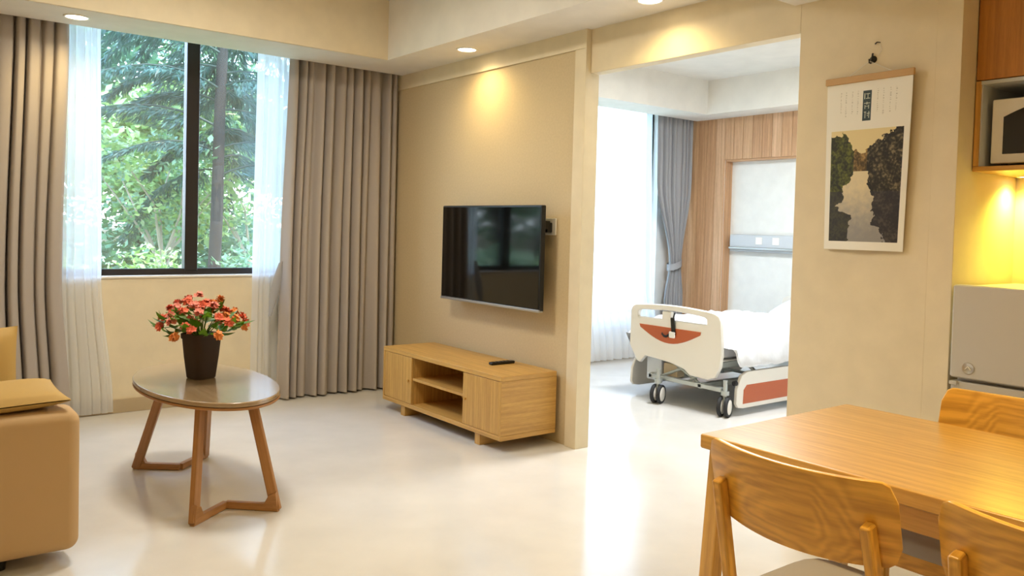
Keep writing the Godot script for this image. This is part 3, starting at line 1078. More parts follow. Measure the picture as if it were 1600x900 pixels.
# ---------------------------------------------------------------- television side
func tv_cabinet() -> void:
	var x0 := 2.95
	var x1 := 3.385
	var z0 := -5.303
	var z1 := -3.868
	var y0 := 0.072
	var y1 := 0.460
	var c := thing("tv_cabinet", V((x0 + x1) / 2, 0, (z0 + z1) / 2), "low oak television cabinet with open middle shelves", "cabinet")
	part("top_panel", gb(V(x0, y1 - 0.03, z0), V(x1, y1, z1), 0.003, 2), M.oak, c)
	part("bottom_panel", gb(V(x0, y0, z0), V(x1, y0 + 0.03, z1), 0.003, 2), M.oak, c)
	part("side_panel", gb(V(x0, y0 + 0.03, z0), V(x1, y1 - 0.03, z0 + 0.022), 0.002, 1), M.oak, c)
	part("side_panel", gb(V(x0, y0 + 0.03, z1 - 0.022), V(x1, y1 - 0.03, z1), 0.002, 0), M.oak, c)
	part("back_panel", gb(V(x1 - 0.012, y0 + 0.03, z0 + 0.022), V(x1 - 0.002, y1 - 0.03, z1 - 0.022), 0.0, 2), M.oak, c)
	var za := -4.905
	var zb := -4.275
	part("divider", gb(V(x0 + 0.022, y0 + 0.03, za - 0.018), V(x1 - 0.013, y1 - 0.03, za), 0.001, 1), M.oak, c)
	part("divider", gb(V(x0 + 0.022, y0 + 0.03, zb), V(x1 - 0.013, y1 - 0.03, zb + 0.018), 0.001, 1), M.oak, c)
	part("shelf", gb(V(x0 + 0.012, 0.268, za), V(x1 - 0.013, 0.286, zb), 0.002, 2), M.oak, c)
	for q in [[z0 + 0.024, za - 0.001, za - 0.035], [zb + 0.001, z1 - 0.024, zb + 0.035]]:
		var d := part("door", gb(V(x0 + 0.002, y0 + 0.032, q[0]), V(x0 + 0.02, y1 - 0.032, q[1]), 0.002, 1), M.oak, c)
		var g := G.new()
		g.lathe([Vector2(0, 0.016), Vector2(0.008, 0.014), Vector2(0.009, 0.008), Vector2(0.005, 0.0)], V(x0 + 0.002, 0.265, q[2]), 14, Basis(V(0, 0, 1), PI / 2))
		part("knob", g, M.oak, d)
	for z in [-5.03, -4.12]:
		part("foot", gb(V(x0 + 0.012, 0, z - 0.028), V(x1 - 0.03, y0, z + 0.028), 0.003, 0), M.oak, c)
	var r := thing("remote_control", V(3.235, 0.46, -4.25), "slim black remote control on the oak television cabinet", "remote control")
	part("body", gb(V(3.145, 0.46, -4.272), V(3.335, 0.478, -4.228), 0.006, 0), M.black_plastic, r)
	for k in 5:
		part("button", gb(V(3.16 + k * 0.03, 0.4775, -4.262), V(3.175 + k * 0.03, 0.4795, -4.238), 0.001, 0), M.rubber, r)

func television() -> void:
	var y0 := 0.826
	var y1 := 1.497
	var z0 := -5.066
	var z1 := -3.936
	var x := 3.28
	var t := thing("television", V(x, y0, (z0 + z1) / 2), "black flat television on the papered wall", "television")
	part("housing", gb(V(x + 0.002, y0, z0), V(x + 0.04, y1, z1), 0.006, 2), M.black_plastic, t)
	part("screen", gb(V(x, y0 + 0.02, z0 + 0.012), V(x + 0.01, y1 - 0.012, z1 - 0.012), 0.001, 2), M.screen_glass, t, "glossy dark screen")
	part("lower_bezel", gb(V(x - 0.003, y0 - 0.004, z0), V(x + 0.034, y0 + 0.014, z1), 0.003, 2), M.silver, t, "silver strip along the lower edge")
	part("rear_cover", gb(V(x + 0.04, y0 + 0.05, z0 + 0.2), V(x + 0.065, y1 - 0.2, z1 - 0.2), 0.01, 2), M.black_plastic, t)
	var b := part("wall_bracket", gb(V(x + 0.065, 1.10, -4.72), V(XW + 0.013, 1.36, -4.28), 0.004, 2), M.black_plastic, t)
	part("arm", gb(V(x + 0.045, 1.345, -4.30), V(XW - 0.02, 1.40, -3.965), 0.004, 2), M.black_plastic, b)
	var box := thing("wall_socket", V(XW, 1.33, -4.0), "white wall socket half hidden beside the television", "socket")
	part("plate", gb(V(XW - 0.0, 1.31, -4.075), V(XW + 0.0138, 1.418, -3.94), 0.004, 2), M.white_gloss, box)
	part("plug", gb(V(XW - 0.045, 1.325, -4.02), V(XW - 0.0005, 1.39, -3.965), 0.006, 2), M.black_plastic, box)

# ---------------------------------------------------------------- calendar
func along(stops: Array, at: float) -> float:
	for i in stops.size() - 1:
		if at <= stops[i + 1][0]:
			return remap(at, stops[i][0], stops[i + 1][0], stops[i][1], stops[i + 1][1])
	return stops[-1][1]

func calendar_print() -> ImageTexture:
	var w := 360
	var h := 680
	var im := Image.create(w, h, false, Image.FORMAT_RGB8)
	im.fill(Color(0.945, 0.93, 0.885))
	var f := FastNoiseLite.new()
	f.seed = 4
	f.frequency = 0.018
	f.fractal_octaves = 4
	# picture: a still river between wooded banks under a pale evening sky
	var l := 24
	var r := 336
	var t := 196
	var b := 646
	var left := [[0.0, 0.36], [0.36, 0.36], [0.45, 0.30], [0.52, 0.18], [0.62, 0.22], [0.68, 0.10], [0.73, 0.16], [0.76, 0.34], [0.85, 0.30], [1.0, 0.28]]
	var right := [[0.0, 0.54], [0.36, 0.54], [0.5, 0.56], [0.6, 0.64], [0.7, 0.62], [0.8, 0.66], [0.85, 0.62], [0.87, 0.75], [1.0, 0.82]]
	var line := [[0.0, 0.05], [0.2, 0.04], [0.28, 0.10], [0.34, 0.19], [0.5, 0.20], [0.56, 0.16], [0.62, 0.12], [0.75, 0.08], [0.85, 0.02], [1.0, 0.0]]
	for y in range(t, b):
		for x in range(l, r):
			var u := float(x - l) / (r - l)
			var v := float(y - t) / (b - t)
			var n := f.get_noise_2d(x * 1.6, y * 1.6)
			var n2 := f.get_noise_2d(x * 3.5 + 500.0, y * 3.5)
			var n3 := f.get_noise_2d(x * 0.9 + 90.0, y * 0.9 + 300.0)
			var c := Color(0.90, 0.83, 0.62)
			if v > 0.36:
				c = Color(0.88, 0.82, 0.67).lerp(Color(0.58, 0.57, 0.56), smoothstep(0.4, 1.0, v + n * 0.1))
			if v > along(line, u) + 0.05 * n and (v < 0.37 or u < along(left, v) + 0.06 * n or u > along(right, v) + 0.06 * n):
				var g := clampf(0.45 + n2 * 0.8 + n3 * 0.8, 0.0, 1.0)
				if u < 0.34:
					c = Color(0.13, 0.14, 0.08).lerp(Color(0.40, 0.42, 0.16), g)
				elif u < 0.53 and v < 0.37:
					c = Color(0.30, 0.24, 0.13).lerp(Color(0.68, 0.54, 0.32), g)
				else:
					c = Color(0.12, 0.11, 0.09).lerp(Color(0.52, 0.46, 0.34), g * g)
				if v > 0.55:
					c = c.lerp(Color(0.20, 0.185, 0.22), 0.65)
			im.set_pixel(x, y, c)
	# dark title label with three characters, and faint columns of small writing
	im.fill_rect(Rect2i(160, 42, 36, 120), Color(0.20, 0.27, 0.29))
	var ink := Color(0.80, 0.82, 0.76)
	for k in 3:
		var yy := 50 + k * 37
		var strokes: Array = [[[3, 2, 4, 24], [10, 4, 17, 3], [17, 4, 3, 20], [10, 22, 18, 3]], [[3, 4, 26, 3], [14, 0, 3, 12], [6, 12, 3, 16], [22, 12, 3, 16], [9, 17, 13, 2]], [[4, 2, 10, 3], [8, 2, 3, 26], [16, 8, 13, 3], [24, 1, 3, 27], [18, 15, 3, 5]]][k]
		for s in strokes:
			im.fill_rect(Rect2i(162 + s[0], yy + s[1], s[2], s[3]), ink)
	rng.seed = 3
	for x in [62, 84, 112, 136, 220, 244, 272, 296]:
		var y := 40
		while y < rng.randi_range(120, 168):
			im.fill_rect(Rect2i(x, y, rng.randi_range(3, 6), rng.randi_range(2, 5)), Color(0.80, 0.785, 0.73))
			y += rng.randi_range(6, 10)
	return ImageTexture.create_from_image(im)

func calendar() -> void:
	var xf := 3.44
	var c := thing("wall_calendar", V(xf, 1.3, -1.89), "hanging paper wall calendar with a river picture and wooden rod", "calendar")
	var pr := mat("calendar_print", Color(1, 1, 1), 0.65)
	pr.albedo_texture = calendar_print()
	var y1 := 2.035
	var y0 := 1.293
	var za := -2.105
	var zb := -1.705
	# paper with a little curl, thick enough to have an edge
	var g := G.new()
	for s in [0.0, 1.0]:
		var rows := []
		for r in 13:
			var f := r / 12.0
			var line := PackedVector3Array()
			for k in 9:
				var u := k / 8.0
				var y := lerpf(y1, y0, f)
				var off := 0.014 + 0.012 * f * sin(PI * u) + 0.018 * (1.0 - f) * u
				line.append(V(xf - off - 0.0012 * s, y, lerpf(za, zb, u) + 0.012 * f * (1.0 - u) - 0.024 * f * u))
			rows.append(line)
		g.grid(rows, false, Vector2.ONE, false)
	part("sheet", g, pr, c, "printed sheet with a river between trees")
	g = G.new()
	g.bar(V(xf - 0.018, 2.045, za - 0.006), V(xf - 0.034, 2.045, zb + 0.006), 0.03, 0.014, V(0, 1, 0), 0.003)
	part("rod", g, M.rod_wood, c)
	g = G.new()
	g.tube([V(xf - 0.02, 2.06, -2.0), V(xf - 0.024, 2.115, -1.905), V(xf - 0.026, 2.06, -1.80)], 0.0014, 0.0014, 5)
	part("cord", g, M.paper, c)
	var h := thing("wall_hook", V(xf, 2.12, -1.9), "small black hook on the wall holding the calendar cord", "hook")
	g = G.new()
	g.lathe([Vector2(0, 0.012), Vector2(0.012, 0.01), Vector2(0.016, 0.0)], V(xf, 2.125, -1.90), 16, Basis(V(0, 0, 1), PI / 2))
	part("base", g, M.black_plastic, h)
	g = G.new()
	g.tube([V(xf - 0.008, 2.15, -1.90), V(xf - 0.014, 2.125, -1.90), V(xf - 0.022, 2.105, -1.90), V(xf - 0.034, 2.106, -1.90), V(xf - 0.037, 2.122, -1.90)], 0.004, 0.003, 8)
	part("prong", g, M.black_plastic, h)
	var n := thing("wall_nail", V(xf, 2.19, -1.87), "bent nail with a thread above the calendar hook", "nail")
	g = G.new()
	g.tube([V(xf, 2.192, -1.895), V(xf - 0.012, 2.195, -1.88), V(xf - 0.02, 2.19, -1.862)], 0.003, 0.002, 6)
	part("shank", g, M.dark_gap, n)
	g = G.new()
	g.tube([V(xf - 0.004, 2.188, -1.872), V(xf - 0.005, 2.16, -1.862), V(xf - 0.005, 2.14, -1.878)], 0.0012, 0.0012, 5)
	part("thread", g, M.paper, n)

# ---------------------------------------------------------------- kitchen
func kitchen() -> void:
	var f := thing("refrigerator", V(3.7, 0, -1.23), "small silver refrigerator with a freezer door on top", "refrigerator")
	var z0 := -1.508
	var z1 := -0.97
	part("body", gb(V(3.46, 0.03, z0 + 0.004), V(3.98, 1.165, z1 - 0.004), 0.006, 1), M.steel_paint, f)
	var d := part("freezer_door", gb(V(3.40, 0.802, z0), V(3.458, 1.172, z1), 0.008, 1), M.steel_paint, f)
	var g := G.new()
	g.lathe([Vector2(0.0, 0.0022), Vector2(0.017, 0.0022), Vector2(0.018, 0.003), Vector2(0.023, 0.003), Vector2(0.024, 0.0)], V(3.4002, 0.845, -1.437), 28, Basis(V(0, 0, 1), PI / 2))
	var e := part("emblem", g, M.silver, d, "round silver emblem")
	g = G.new()
	g.bar(V(3.397, 0.840, -1.448), V(3.397, 0.853, -1.437), 0.004, 0.002, V(1, 0, 0), 0.0)
	g.bar(V(3.397, 0.853, -1.437), V(3.397, 0.840, -1.426), 0.004, 0.002, V(1, 0, 0), 0.0)
	part("emblem_mark", g, M.white_gloss, e)
	var d2 := part("fridge_door", gb(V(3.40, 0.04, z0), V(3.458, 0.745, z1), 0.008, 1), M.steel_paint, f)
	g = G.new()
	g.slab(V(3.412, 0.744, z0 + 0.002), V(3.458, 0.788, z1 - 0.002), 0.004)
	g.slab(V(3.40, 0.772, z0), V(3.42, 0.788, z0 + 0.03), 0.003)
	part("grip_rail", g, M.steel_paint, d2)
	for p in [V(3.5, 0, z0 + 0.05), V(3.5, 0, z1 - 0.05), V(3.94, 0, z0 + 0.05), V(3.94, 0, z1 - 0.05)]:
		g = G.new()
		g.lathe([Vector2(0, 0), Vector2(0.018, 0), Vector2(0.016, 0.031), Vector2(0, 0.031)], p, 12)
		part("foot", g, M.black_plastic, f)

	var xc := 3.57
	var zc := -1.527
	var zd := -0.80
	var c := thing("wall_cabinet", V(3.8, 1.63, -1.16), "warm brown wall cabinet with an open bay for the microwave", "cabinet")
	part("bay_side", gb(V(xc, 1.652, zc), V(4.015, 2.0, zc + 0.02), 0.002, 1), M.cabinet_edge, c)
	part("bay_side", gb(V(xc, 1.652, zd - 0.02), V(4.015, 2.0, zd), 0.002, 1), M.cabinet_edge, c)
	part("bay_floor", gb(V(xc, 1.632, zc), V(4.015, 1.652, zd), 0.002, 2), M.cabinet_edge, c)
	part("bay_lining", gb(V(xc + 0.008, 1.653, zc + 0.0205), V(4.013, 1.985, zc + 0.026), 0.0, 1), M.head_unit, c, "pale grey inner lining")
	part("bay_top", gb(V(xc + 0.004, 1.985, zc), V(4.015, 2.0, zd), 0.001, 2), M.head_unit, c)
	part("bay_back", gb(V(4.0, 1.653, zc + 0.021), V(4.0145, 1.984, zd - 0.021), 0.0, 2), M.head_unit, c)
	part("carcass", gb(V(xc + 0.021, 2.0005, zc + 0.001), V(4.015, 2.43, zd), 0.002, 1), M.cabinet_wood, c)
	part("door", gb(V(xc - 0.0, 2.003, zc + 0.001), V(xc + 0.02, 2.428, -1.166), 0.003, 1), M.cabinet_wood, c)
	part("door", gb(V(xc - 0.0, 2.003, -1.163), V(xc + 0.02, 2.428, zd), 0.003, 1), M.cabinet_wood, c)

	var m := thing("microwave_oven", V(3.82, 1.652, -1.24), "white microwave oven with an arched dark window in the wall cabinet", "microwave")
	var mz := -1.478
	var mw := 0.46
	var fx := 3.615
	part("casing", gb(V(fx + 0.012, 1.667, mz), V(3.96, 1.924, mz + mw), 0.006, 2), M.oven_white, m)
	part("front", gb(V(fx, 1.664, mz - 0.001), V(fx + 0.014, 1.926, mz + mw + 0.001), 0.005, 2), M.oven_white, m)
	g = G.new()
	var o := PackedVector2Array([Vector2(0.0, 0.0), Vector2(0.30, 0.0), Vector2(0.30, 0.15)])
	for k in 13:
		var a := k / 12.0
		o.append(Vector2(0.30 - 0.30 * a, 0.15 + 0.045 * sin(PI * a)))
	# outline x along +z
	g.plate(o, 0.004, Transform3D(Basis(V(0, 0, 1), V(0, 1, 0), V(-1, 0, 0)), V(fx - 0.001, 1.702, mz + 0.045)), 0.001)
	part("window", g, M.oven_glass, m, "dark arched door window")
	part("button_panel", gb(V(fx - 0.003, 1.69, mz + 0.37), V(fx, 1.905, mz + 0.445), 0.001, 2), M.head_unit, m)
	for p in [V(3.65, 1.652, mz + 0.04), V(3.65, 1.652, mz + mw - 0.04), V(3.92, 1.652, mz + 0.04), V(3.92, 1.652, mz + mw - 0.04)]:
		g = G.new()
		g.lathe([Vector2(0, 0), Vector2(0.012, 0), Vector2(0.012, 0.016), Vector2(0, 0.016)], p, 12)
		part("foot", g, M.rubber, m)

	var at := V(3.92, 1.632, -1.455)
	var u := thing("cabinet_lamp", at, "small warm lamp under the wall cabinet above the refrigerator", "lamp")
	g = G.new()
	g.lathe([Vector2(0.026, -0.004), Vector2(0.034, -0.006), Vector2(0.036, 0.0)], at, 22)
	part("trim_ring", g, M.white_gloss, u)
	g = G.new()
	g.lathe([Vector2(0.0, -0.004), Vector2(0.027, -0.0035)], at, 20)
	part("lamp_disc", g, M.lamp_glow, u)
	var s := SpotLight3D.new()
	s.name = "cabinet_lamp_beam"
	s.position = V(0, -0.014, 0)
	s.rotation = V(-PI / 2, 0, 0)
	s.spot_angle = 70.0
	s.spot_angle_attenuation = 1.0
	s.spot_range = 8.0
	s.spot_attenuation = 2.0
	s.light_color = Color(1.0, 0.95, 0.40)
	s.light_energy = 0.6
	s.light_size = 0.02
	s.shadow_enabled = true
	u.add_child(s)

# ---------------------------------------------------------------- bedroom
func caster(root: Node3D, at: Vector3, turn: float) -> void:
	var b := Basis(Vector3.UP, turn) * Basis(V(1, 0, 0), PI / 2)
	for s in [-0.026, 0.026]:
		var g := G.new()
		var p := at + V(0, 0.074, 0) + Basis(Vector3.UP, turn) * V(0, 0, s)
		g.lathe([Vector2(0.058, -0.014), Vector2(0.070, -0.014), Vector2(0.0745, -0.008), Vector2(0.0745, 0.008), Vector2(0.070, 0.014), Vector2(0.058, 0.014)], p, 26, b)
		var tyre := part("wheel", g, M.rubber, root, "dark tyre")
		g = G.new()
		g.lathe([Vector2(0, -0.017), Vector2(0.03, -0.017), Vector2(0.055, -0.0135), Vector2(0.0585, -0.006), Vector2(0.0585, 0.006), Vector2(0.055, 0.0135), Vector2(0.03, 0.017), Vector2(0, 0.017)], p, 26, b)
		part("wheel_disc", g, M.bed_cream, tyre)
	var f := G.new()
	f.bar(at + V(0, 0.074, 0), at + V(0, 0.165, 0), 0.03, 0.02, V(1, 0, 0), 0.004)
	f.tube([at + V(0, 0.15, 0), at + V(0, 0.27, 0)], 0.016, 0.016, 12)
	f.lathe([Vector2(0, 0.16), Vector2(0.03, 0.16), Vector2(0.03, 0.19), Vector2(0, 0.19)], at, 14)
	part("caster_stem", f, M.bed_steel, root)

func end_board(root: Node3D, called: String, x: float) -> void:
	# outlines run along z and y
	var where := Transform3D(Basis(V(0, 0, 1), V(0, 1, 0), V(-1, 0, 0)), V(x, 0, 0))
	var g := G.new()
	g.plate(PackedVector2Array([Vector2(-4.735, 0.66), Vector2(-4.74, 0.42), Vector2(-4.70, 0.36), Vector2(-4.655, 0.295), Vector2(-4.62, 0.285), Vector2(-4.56, 0.345), Vector2(-4.30, 0.325), Vector2(-4.16, 0.295), Vector2(-4.10, 0.255), Vector2(-3.93, 0.25), Vector2(-3.86, 0.275), Vector2(-3.82, 0.35), Vector2(-3.805, 0.45), Vector2(-3.82, 0.66)]), 0.04, where, 0.009)
	# arched grip over two slots
	var o := PackedVector2Array([Vector2(-3.819, 0.64), Vector2(-3.822, 0.70), Vector2(-3.84, 0.735), Vector2(-3.88, 0.752)])
	for k in 13:
		var a := k / 12.0
		o.append(Vector2(lerpf(-3.93, -4.64, a), 0.760 + 0.016 * sin(PI * a)))
	o.append_array(PackedVector2Array([Vector2(-4.69, 0.752), Vector2(-4.72, 0.735), Vector2(-4.735, 0.70), Vector2(-4.736, 0.64), Vector2(-4.655, 0.64), Vector2(-4.65, 0.70), Vector2(-4.62, 0.716)]))
	for k in 7:
		var a := k / 6.0
		o.append(Vector2(lerpf(-4.55, -4.02, a), 0.720 + 0.012 * sin(PI * a)))
	o.append_array(PackedVector2Array([Vector2(-3.975, 0.714), Vector2(-3.955, 0.70), Vector2(-3.95, 0.64)]))
	g.plate(o, 0.042, where, 0.008)
	g.slab(V(x - 0.02, 0.65, -4.395), V(x + 0.02, 0.725, -4.305), 0.006)
	var b := part(called, g, M.bed_cream, root)
	g = G.new()
	o = PackedVector2Array([Vector2(-4.0, 0.60), Vector2(-4.63, 0.60)])
	for k in range(0, 15):
		var a := k / 14.0
		o.append(Vector2(lerpf(-4.62, -4.005, a), 0.575 - 0.10 * sin(PI * a)))
	g.plate(o, 0.012, where.translated(V(-0.019, 0, 0)), 0.003)
	part("inlay", g, M.bed_rust, b, "rust-brown curved inlay")

func bedroom() -> void:
	var b := thing("hospital_bed", V(5.95, 0, -4.28), "cream and rust-brown adjustable hospital bed on wheels", "bed")
	end_board(b, "footboard", 4.95)
	end_board(b, "headboard", 7.06)
	# frame
	for z in [-4.66, -3.90]:
		part("long_rail", gb(V(4.98, 0.335, z - 0.025), V(7.03, 0.385, z + 0.025), 0.006), M.bed_steel, b)
	for x in [5.03, 5.75, 6.4, 6.98]:
		part("cross_rail", gb(V(x - 0.025, 0.34, -4.635), V(x + 0.025, 0.38, -3.925), 0.006), M.bed_steel, b)
	part("mattress_deck", gb(V(5.0, 0.388, -4.70), V(7.03, 0.40, -3.86), 0.004), M.bed_cream, b)
	# lower chassis with lifting links
	for z in [-4.50, -4.0]:
		part("chassis_rail", gb(V(4.93, 0.175, z - 0.02), V(6.98, 0.215, z + 0.02), 0.006), M.bed_steel, b)
	for x in [4.95, 6.95]:
		part("chassis_cross", gb(V(x - 0.02, 0.178, -4.52), V(x + 0.02, 0.212, -3.80), 0.006), M.bed_steel, b)
	for q in [[V(4.99, 0.20, -4.42), V(5.02, 0.34, -4.12)], [V(5.0, 0.34, -4.36), V(5.0, 0.20, -4.06)], [V(4.99, 0.195, -4.16), V(5.02, 0.35, -3.92)], [V(5.02, 0.33, -4.3), V(5.6, 0.20, -4.3)], [V(5.7, 0.20, -4.05), V(5.05, 0.34, -4.05)], [V(6.9, 0.2, -4.2), V(6.4, 0.35, -4.2)]]:
		var g := G.new()
		g.tube([q[0], q[1]], 0.012, 0.012, 8)
		part("link", g, M.bed_steel, b)
	part("motor_box", gb(V(4.99, 0.15, -4.60), V(5.12, 0.345, -4.44), 0.012), M.head_unit, b, "pale grey motor housing")
	part("motor_box", gb(V(5.0, 0.20, -4.43), V(5.10, 0.31, -4.28), 0.012), M.skirting_stone, b)
	caster(b, V(4.885, 0, -4.37), 0.35)
	caster(b, V(4.955, 0, -3.78), 0.35)
	caster(b, V(6.95, 0, -4.45), 0.2)
	caster(b, V(6.95, 0, -3.78), 0.2)
	# lowered side rails
	for s in [1.0, -1.0]:
		var z: float = -4.28 + s * 0.53
		var where := Transform3D(Basis(V(1, 0, 0), V(0, 1, 0), V(0, 0, 1)), V(0, 0, z))
		var g := G.new()
		g.plate(PackedVector2Array([Vector2(5.035, 0.09), Vector2(5.06, 0.06), Vector2(5.12, 0.05), Vector2(6.5, 0.05), Vector2(6.56, 0.08), Vector2(6.58, 0.14), Vector2(6.52, 0.30), Vector2(6.46, 0.325), Vector2(5.16, 0.325), Vector2(5.09, 0.30), Vector2(5.04, 0.20)]), 0.03, where, 0.007)
		var r := part("side_rail", g, M.bed_cream, b)
		g = G.new()
		g.plate(PackedVector2Array([Vector2(5.11, 0.085), Vector2(6.45, 0.085), Vector2(6.49, 0.11), Vector2(6.47, 0.20), Vector2(6.43, 0.225), Vector2(5.15, 0.225), Vector2(5.115, 0.19)]), 0.01, where.translated(V(0, 0, s * 0.0135)), 0.003)
		part("inlay", g, M.bed_rust, r, "rust-brown inlay")
		g = G.new()
		g.bar(V(5.3, 0.30, z - s * 0.012), V(5.3, 0.36, z - s * 0.10), 0.03, 0.02, V(1, 0, 0), 0.003)
		g.bar(V(6.2, 0.30, z - s * 0.012), V(6.2, 0.36, z - s * 0.10), 0.03, 0.02, V(1, 0, 0), 0.003)
		part("hinge_arm", g, M.bed_steel, b)
		if s > 0.0:
			g = G.new()
			g.lathe([Vector2(0, 0.03), Vector2(0.018, 0.026), Vector2(0.02, 0.0)], V(5.04, 0.245, z), 14, Basis(V(0, 0, 1), PI / 2))
			part("release_knob", g, M.rubber, r)
	# bedding
	single("mattress", gb(V(5.0, 0.401, -4.69), V(7.02, 0.53, -3.87), 0.03), M.linen, "white mattress on the hospital bed", "mattress")
	var nz := FastNoiseLite.new()
	nz.seed = 12
	nz.frequency = 1.5
	var rows := []
	for r in 41:
		var u := r / 40.0
		var line := PackedVector3Array()
		for k in 45:
			var w := k / 44.0 * 2.0 - 1.0
			var a := absf(w)
			var n := nz.get_noise_2d(u * 4.0, w * 3.0)
			var n2 := nz.get_noise_2d(u * 9.0 + 40.0, w * 5.0)
			var y := 0.625 + 0.035 * n + 0.012 * n2 + 0.02 * sin(PI * u)
			var z := -4.28 + w * 0.60
			if a > 0.72:
				var d := (a - 0.72) / 0.28
				y = lerpf(y, 0.36 + 0.03 * nz.get_noise_2d(u * 6.0, 9.0), d * d * (3.0 - 2.0 * d))
				z = -4.28 + signf(w) * (0.432 + 0.125 * sin(d * PI * 0.62) + 0.018 * n2)
			var x := 4.985 + u * 1.52 + 0.02 * n
			if u < 0.06:
				y = lerpf(0.50, y, sqrt(u / 0.06))
			elif u > 0.96:
				y = lerpf(0.555, y, sqrt((1.0 - u) / 0.04)) if a < 0.72 else y
			line.append(V(x, y, z))
		rows.append(line)
	var g2 := G.new()
	g2.grid(rows, false, Vector2.ONE, false)
	M.linen.cull_mode = BaseMaterial3D.CULL_DISABLED
	single("duvet", g2, M.linen, "plump white duvet spread over the hospital bed", "duvet")
	single("pillow", cushion(Transform3D(Basis(Vector3.UP, PI / 2) * Basis(V(1, 0, 0), -0.30), V(6.81, 0.645, -4.30)), V(0.66, 0.17, 0.42)), M.linen, "white pillow at the head of the hospital bed", "pillow")
	# handset hooked over the footboard
	var h := thing("bed_handset", V(4.92, 0.56, -4.255), "dark corded handset hooked over the rust-brown footboard inlay", "handset")
	g2 = G.new()
	g2.box(V(4.917, 0.615, -4.265), V(0.016, 0.14, 0.04), 0.006, 1, Basis(V(1, 0, 0), -0.12))
	part("body", g2, M.black_plastic, h)
	part("lower_case", gb(V(4.905, 0.525, -4.30), V(4.922, 0.575, -4.24), 0.006), M.white_gloss, h)
	g2 = G.new()
	g2.tube([V(4.915, 0.67, -4.26), V(4.914, 0.69, -4.258), V(4.916, 0.71, -4.255), V(4.921, 0.72, -4.255)], 0.006, 0.006, 8)
	part("hook", g2, M.black_plastic, h)
	g2 = G.new()
	var coil := []
	for k in 60:
		var f := k / 59.0
		coil.append(V(4.912 + 0.006 * cos(k * 1.3), lerpf(0.55, 0.50, f) - 0.02 * sin(PI * f) + 0.05 * f, lerpf(-4.30, -4.375, f)) + V(0, 0.008 * sin(k * 1.3), 0))
	g2.tube(coil, 0.003, 0.003, 5)
	part("cable", g2, M.rubber, h)
	# panel with gas and power points in the niche
	var u2 := thing("bed_head_panel", V(7.2, 1.15, -4.2), "long pale grey service panel across the white niche", "service panel")
	part("casing", gb(V(7.15, 1.165, -5.47), V(7.219, 1.345, -2.4), 0.012, 2), M.head_unit, u2)
	part("rail", gb(V(7.125, 1.19, -5.46), V(7.149, 1.215, -2.41), 0.005, 2), M.silver, u2)
	for z in [-5.1, -4.9, -4.0, -3.8]:
		part("socket", gb(V(7.146, 1.245, z - 0.04), V(7.151, 1.32, z + 0.04), 0.004, 2), M.white_gloss, u2)

# ---------------------------------------------------------------- garden
func leaves(g: G, at: Vector3, radii: Vector3, count: int, size: float, hang_ := 0.0, tones := Vector2(0.65, 1.2)) -> void:
	for i in count:
		var d := V(rng.randfn(), rng.randfn(), rng.randfn()).normalized() * pow(rng.randf(), 0.45)
		var p := at + d * radii
		var al := V(rng.randf_range(-1, 1), rng.randf_range(-0.8, 0.5) - hang_, rng.randf_range(-1, 1)).normalized()
		var ac := al.cross(V(rng.randf_range(-1, 1), 1, rng.randf_range(-1, 1))).normalized()
		var s := size * rng.randf_range(0.7, 1.3)
		var tn := rng.randf_range(tones.x, tones.y)
		g.col = Color(tn * rng.randf_range(0.85, 1.15), tn, tn * rng.randf_range(0.75, 1.1))
		g.leaf(p, al, ac, s, s * 0.55, 0.15)

func bough(length: float, droop: float) -> ArrayMesh:
	var g := G.new()
	var pts := []
	for k in 9:
		var f := k / 8.0
		pts.append(V(length * f, 0.12 * length * sin(PI * f * 0.6) - droop * f * f, 0))
	g.col = Color(0.55, 0.45, 0.4)
	g.tube(pts, 0.016, 0.004, 5, false)
	for k in 26:
		var f := 0.12 + 0.88 * k / 25.0
		var i: int = mini(7, int(f * 8.0))
		var p: Vector3 = pts[i].lerp(pts[i + 1], f * 8.0 - i)
		for s in [-1.0, 1.0]:
			var ln: float = 0.36 * length * 0.5 * (1.15 - 0.75 * f) * rng.randf_range(0.7, 1.2)
			var dir := V(0.75, -0.35 - rng.randf() * 0.35, s * 0.8).normalized()
			for m in 9:
				var q := p + dir * ln * m / 8.0 - V(0, 0.10 * ln * pow(m / 8.0, 2.0), 0)
				for w in 2:
					var al := (dir + V(rng.randf_range(-0.6, 0.6), rng.randf_range(-1.1, 0.1), rng.randf_range(-0.6, 0.6))).normalized()
					var tn := rng.randf_range(0.55, 1.25)
					g.col = Color(tn * 0.95, tn, tn * rng.randf_range(0.9, 1.1))
					g.leaf(q, al, al.cross(V(rng.randf_range(-1, 1), 1, rng.randf_range(-1, 1))).normalized(), 0.13, 0.02, 0.1)
	return g.mesh()

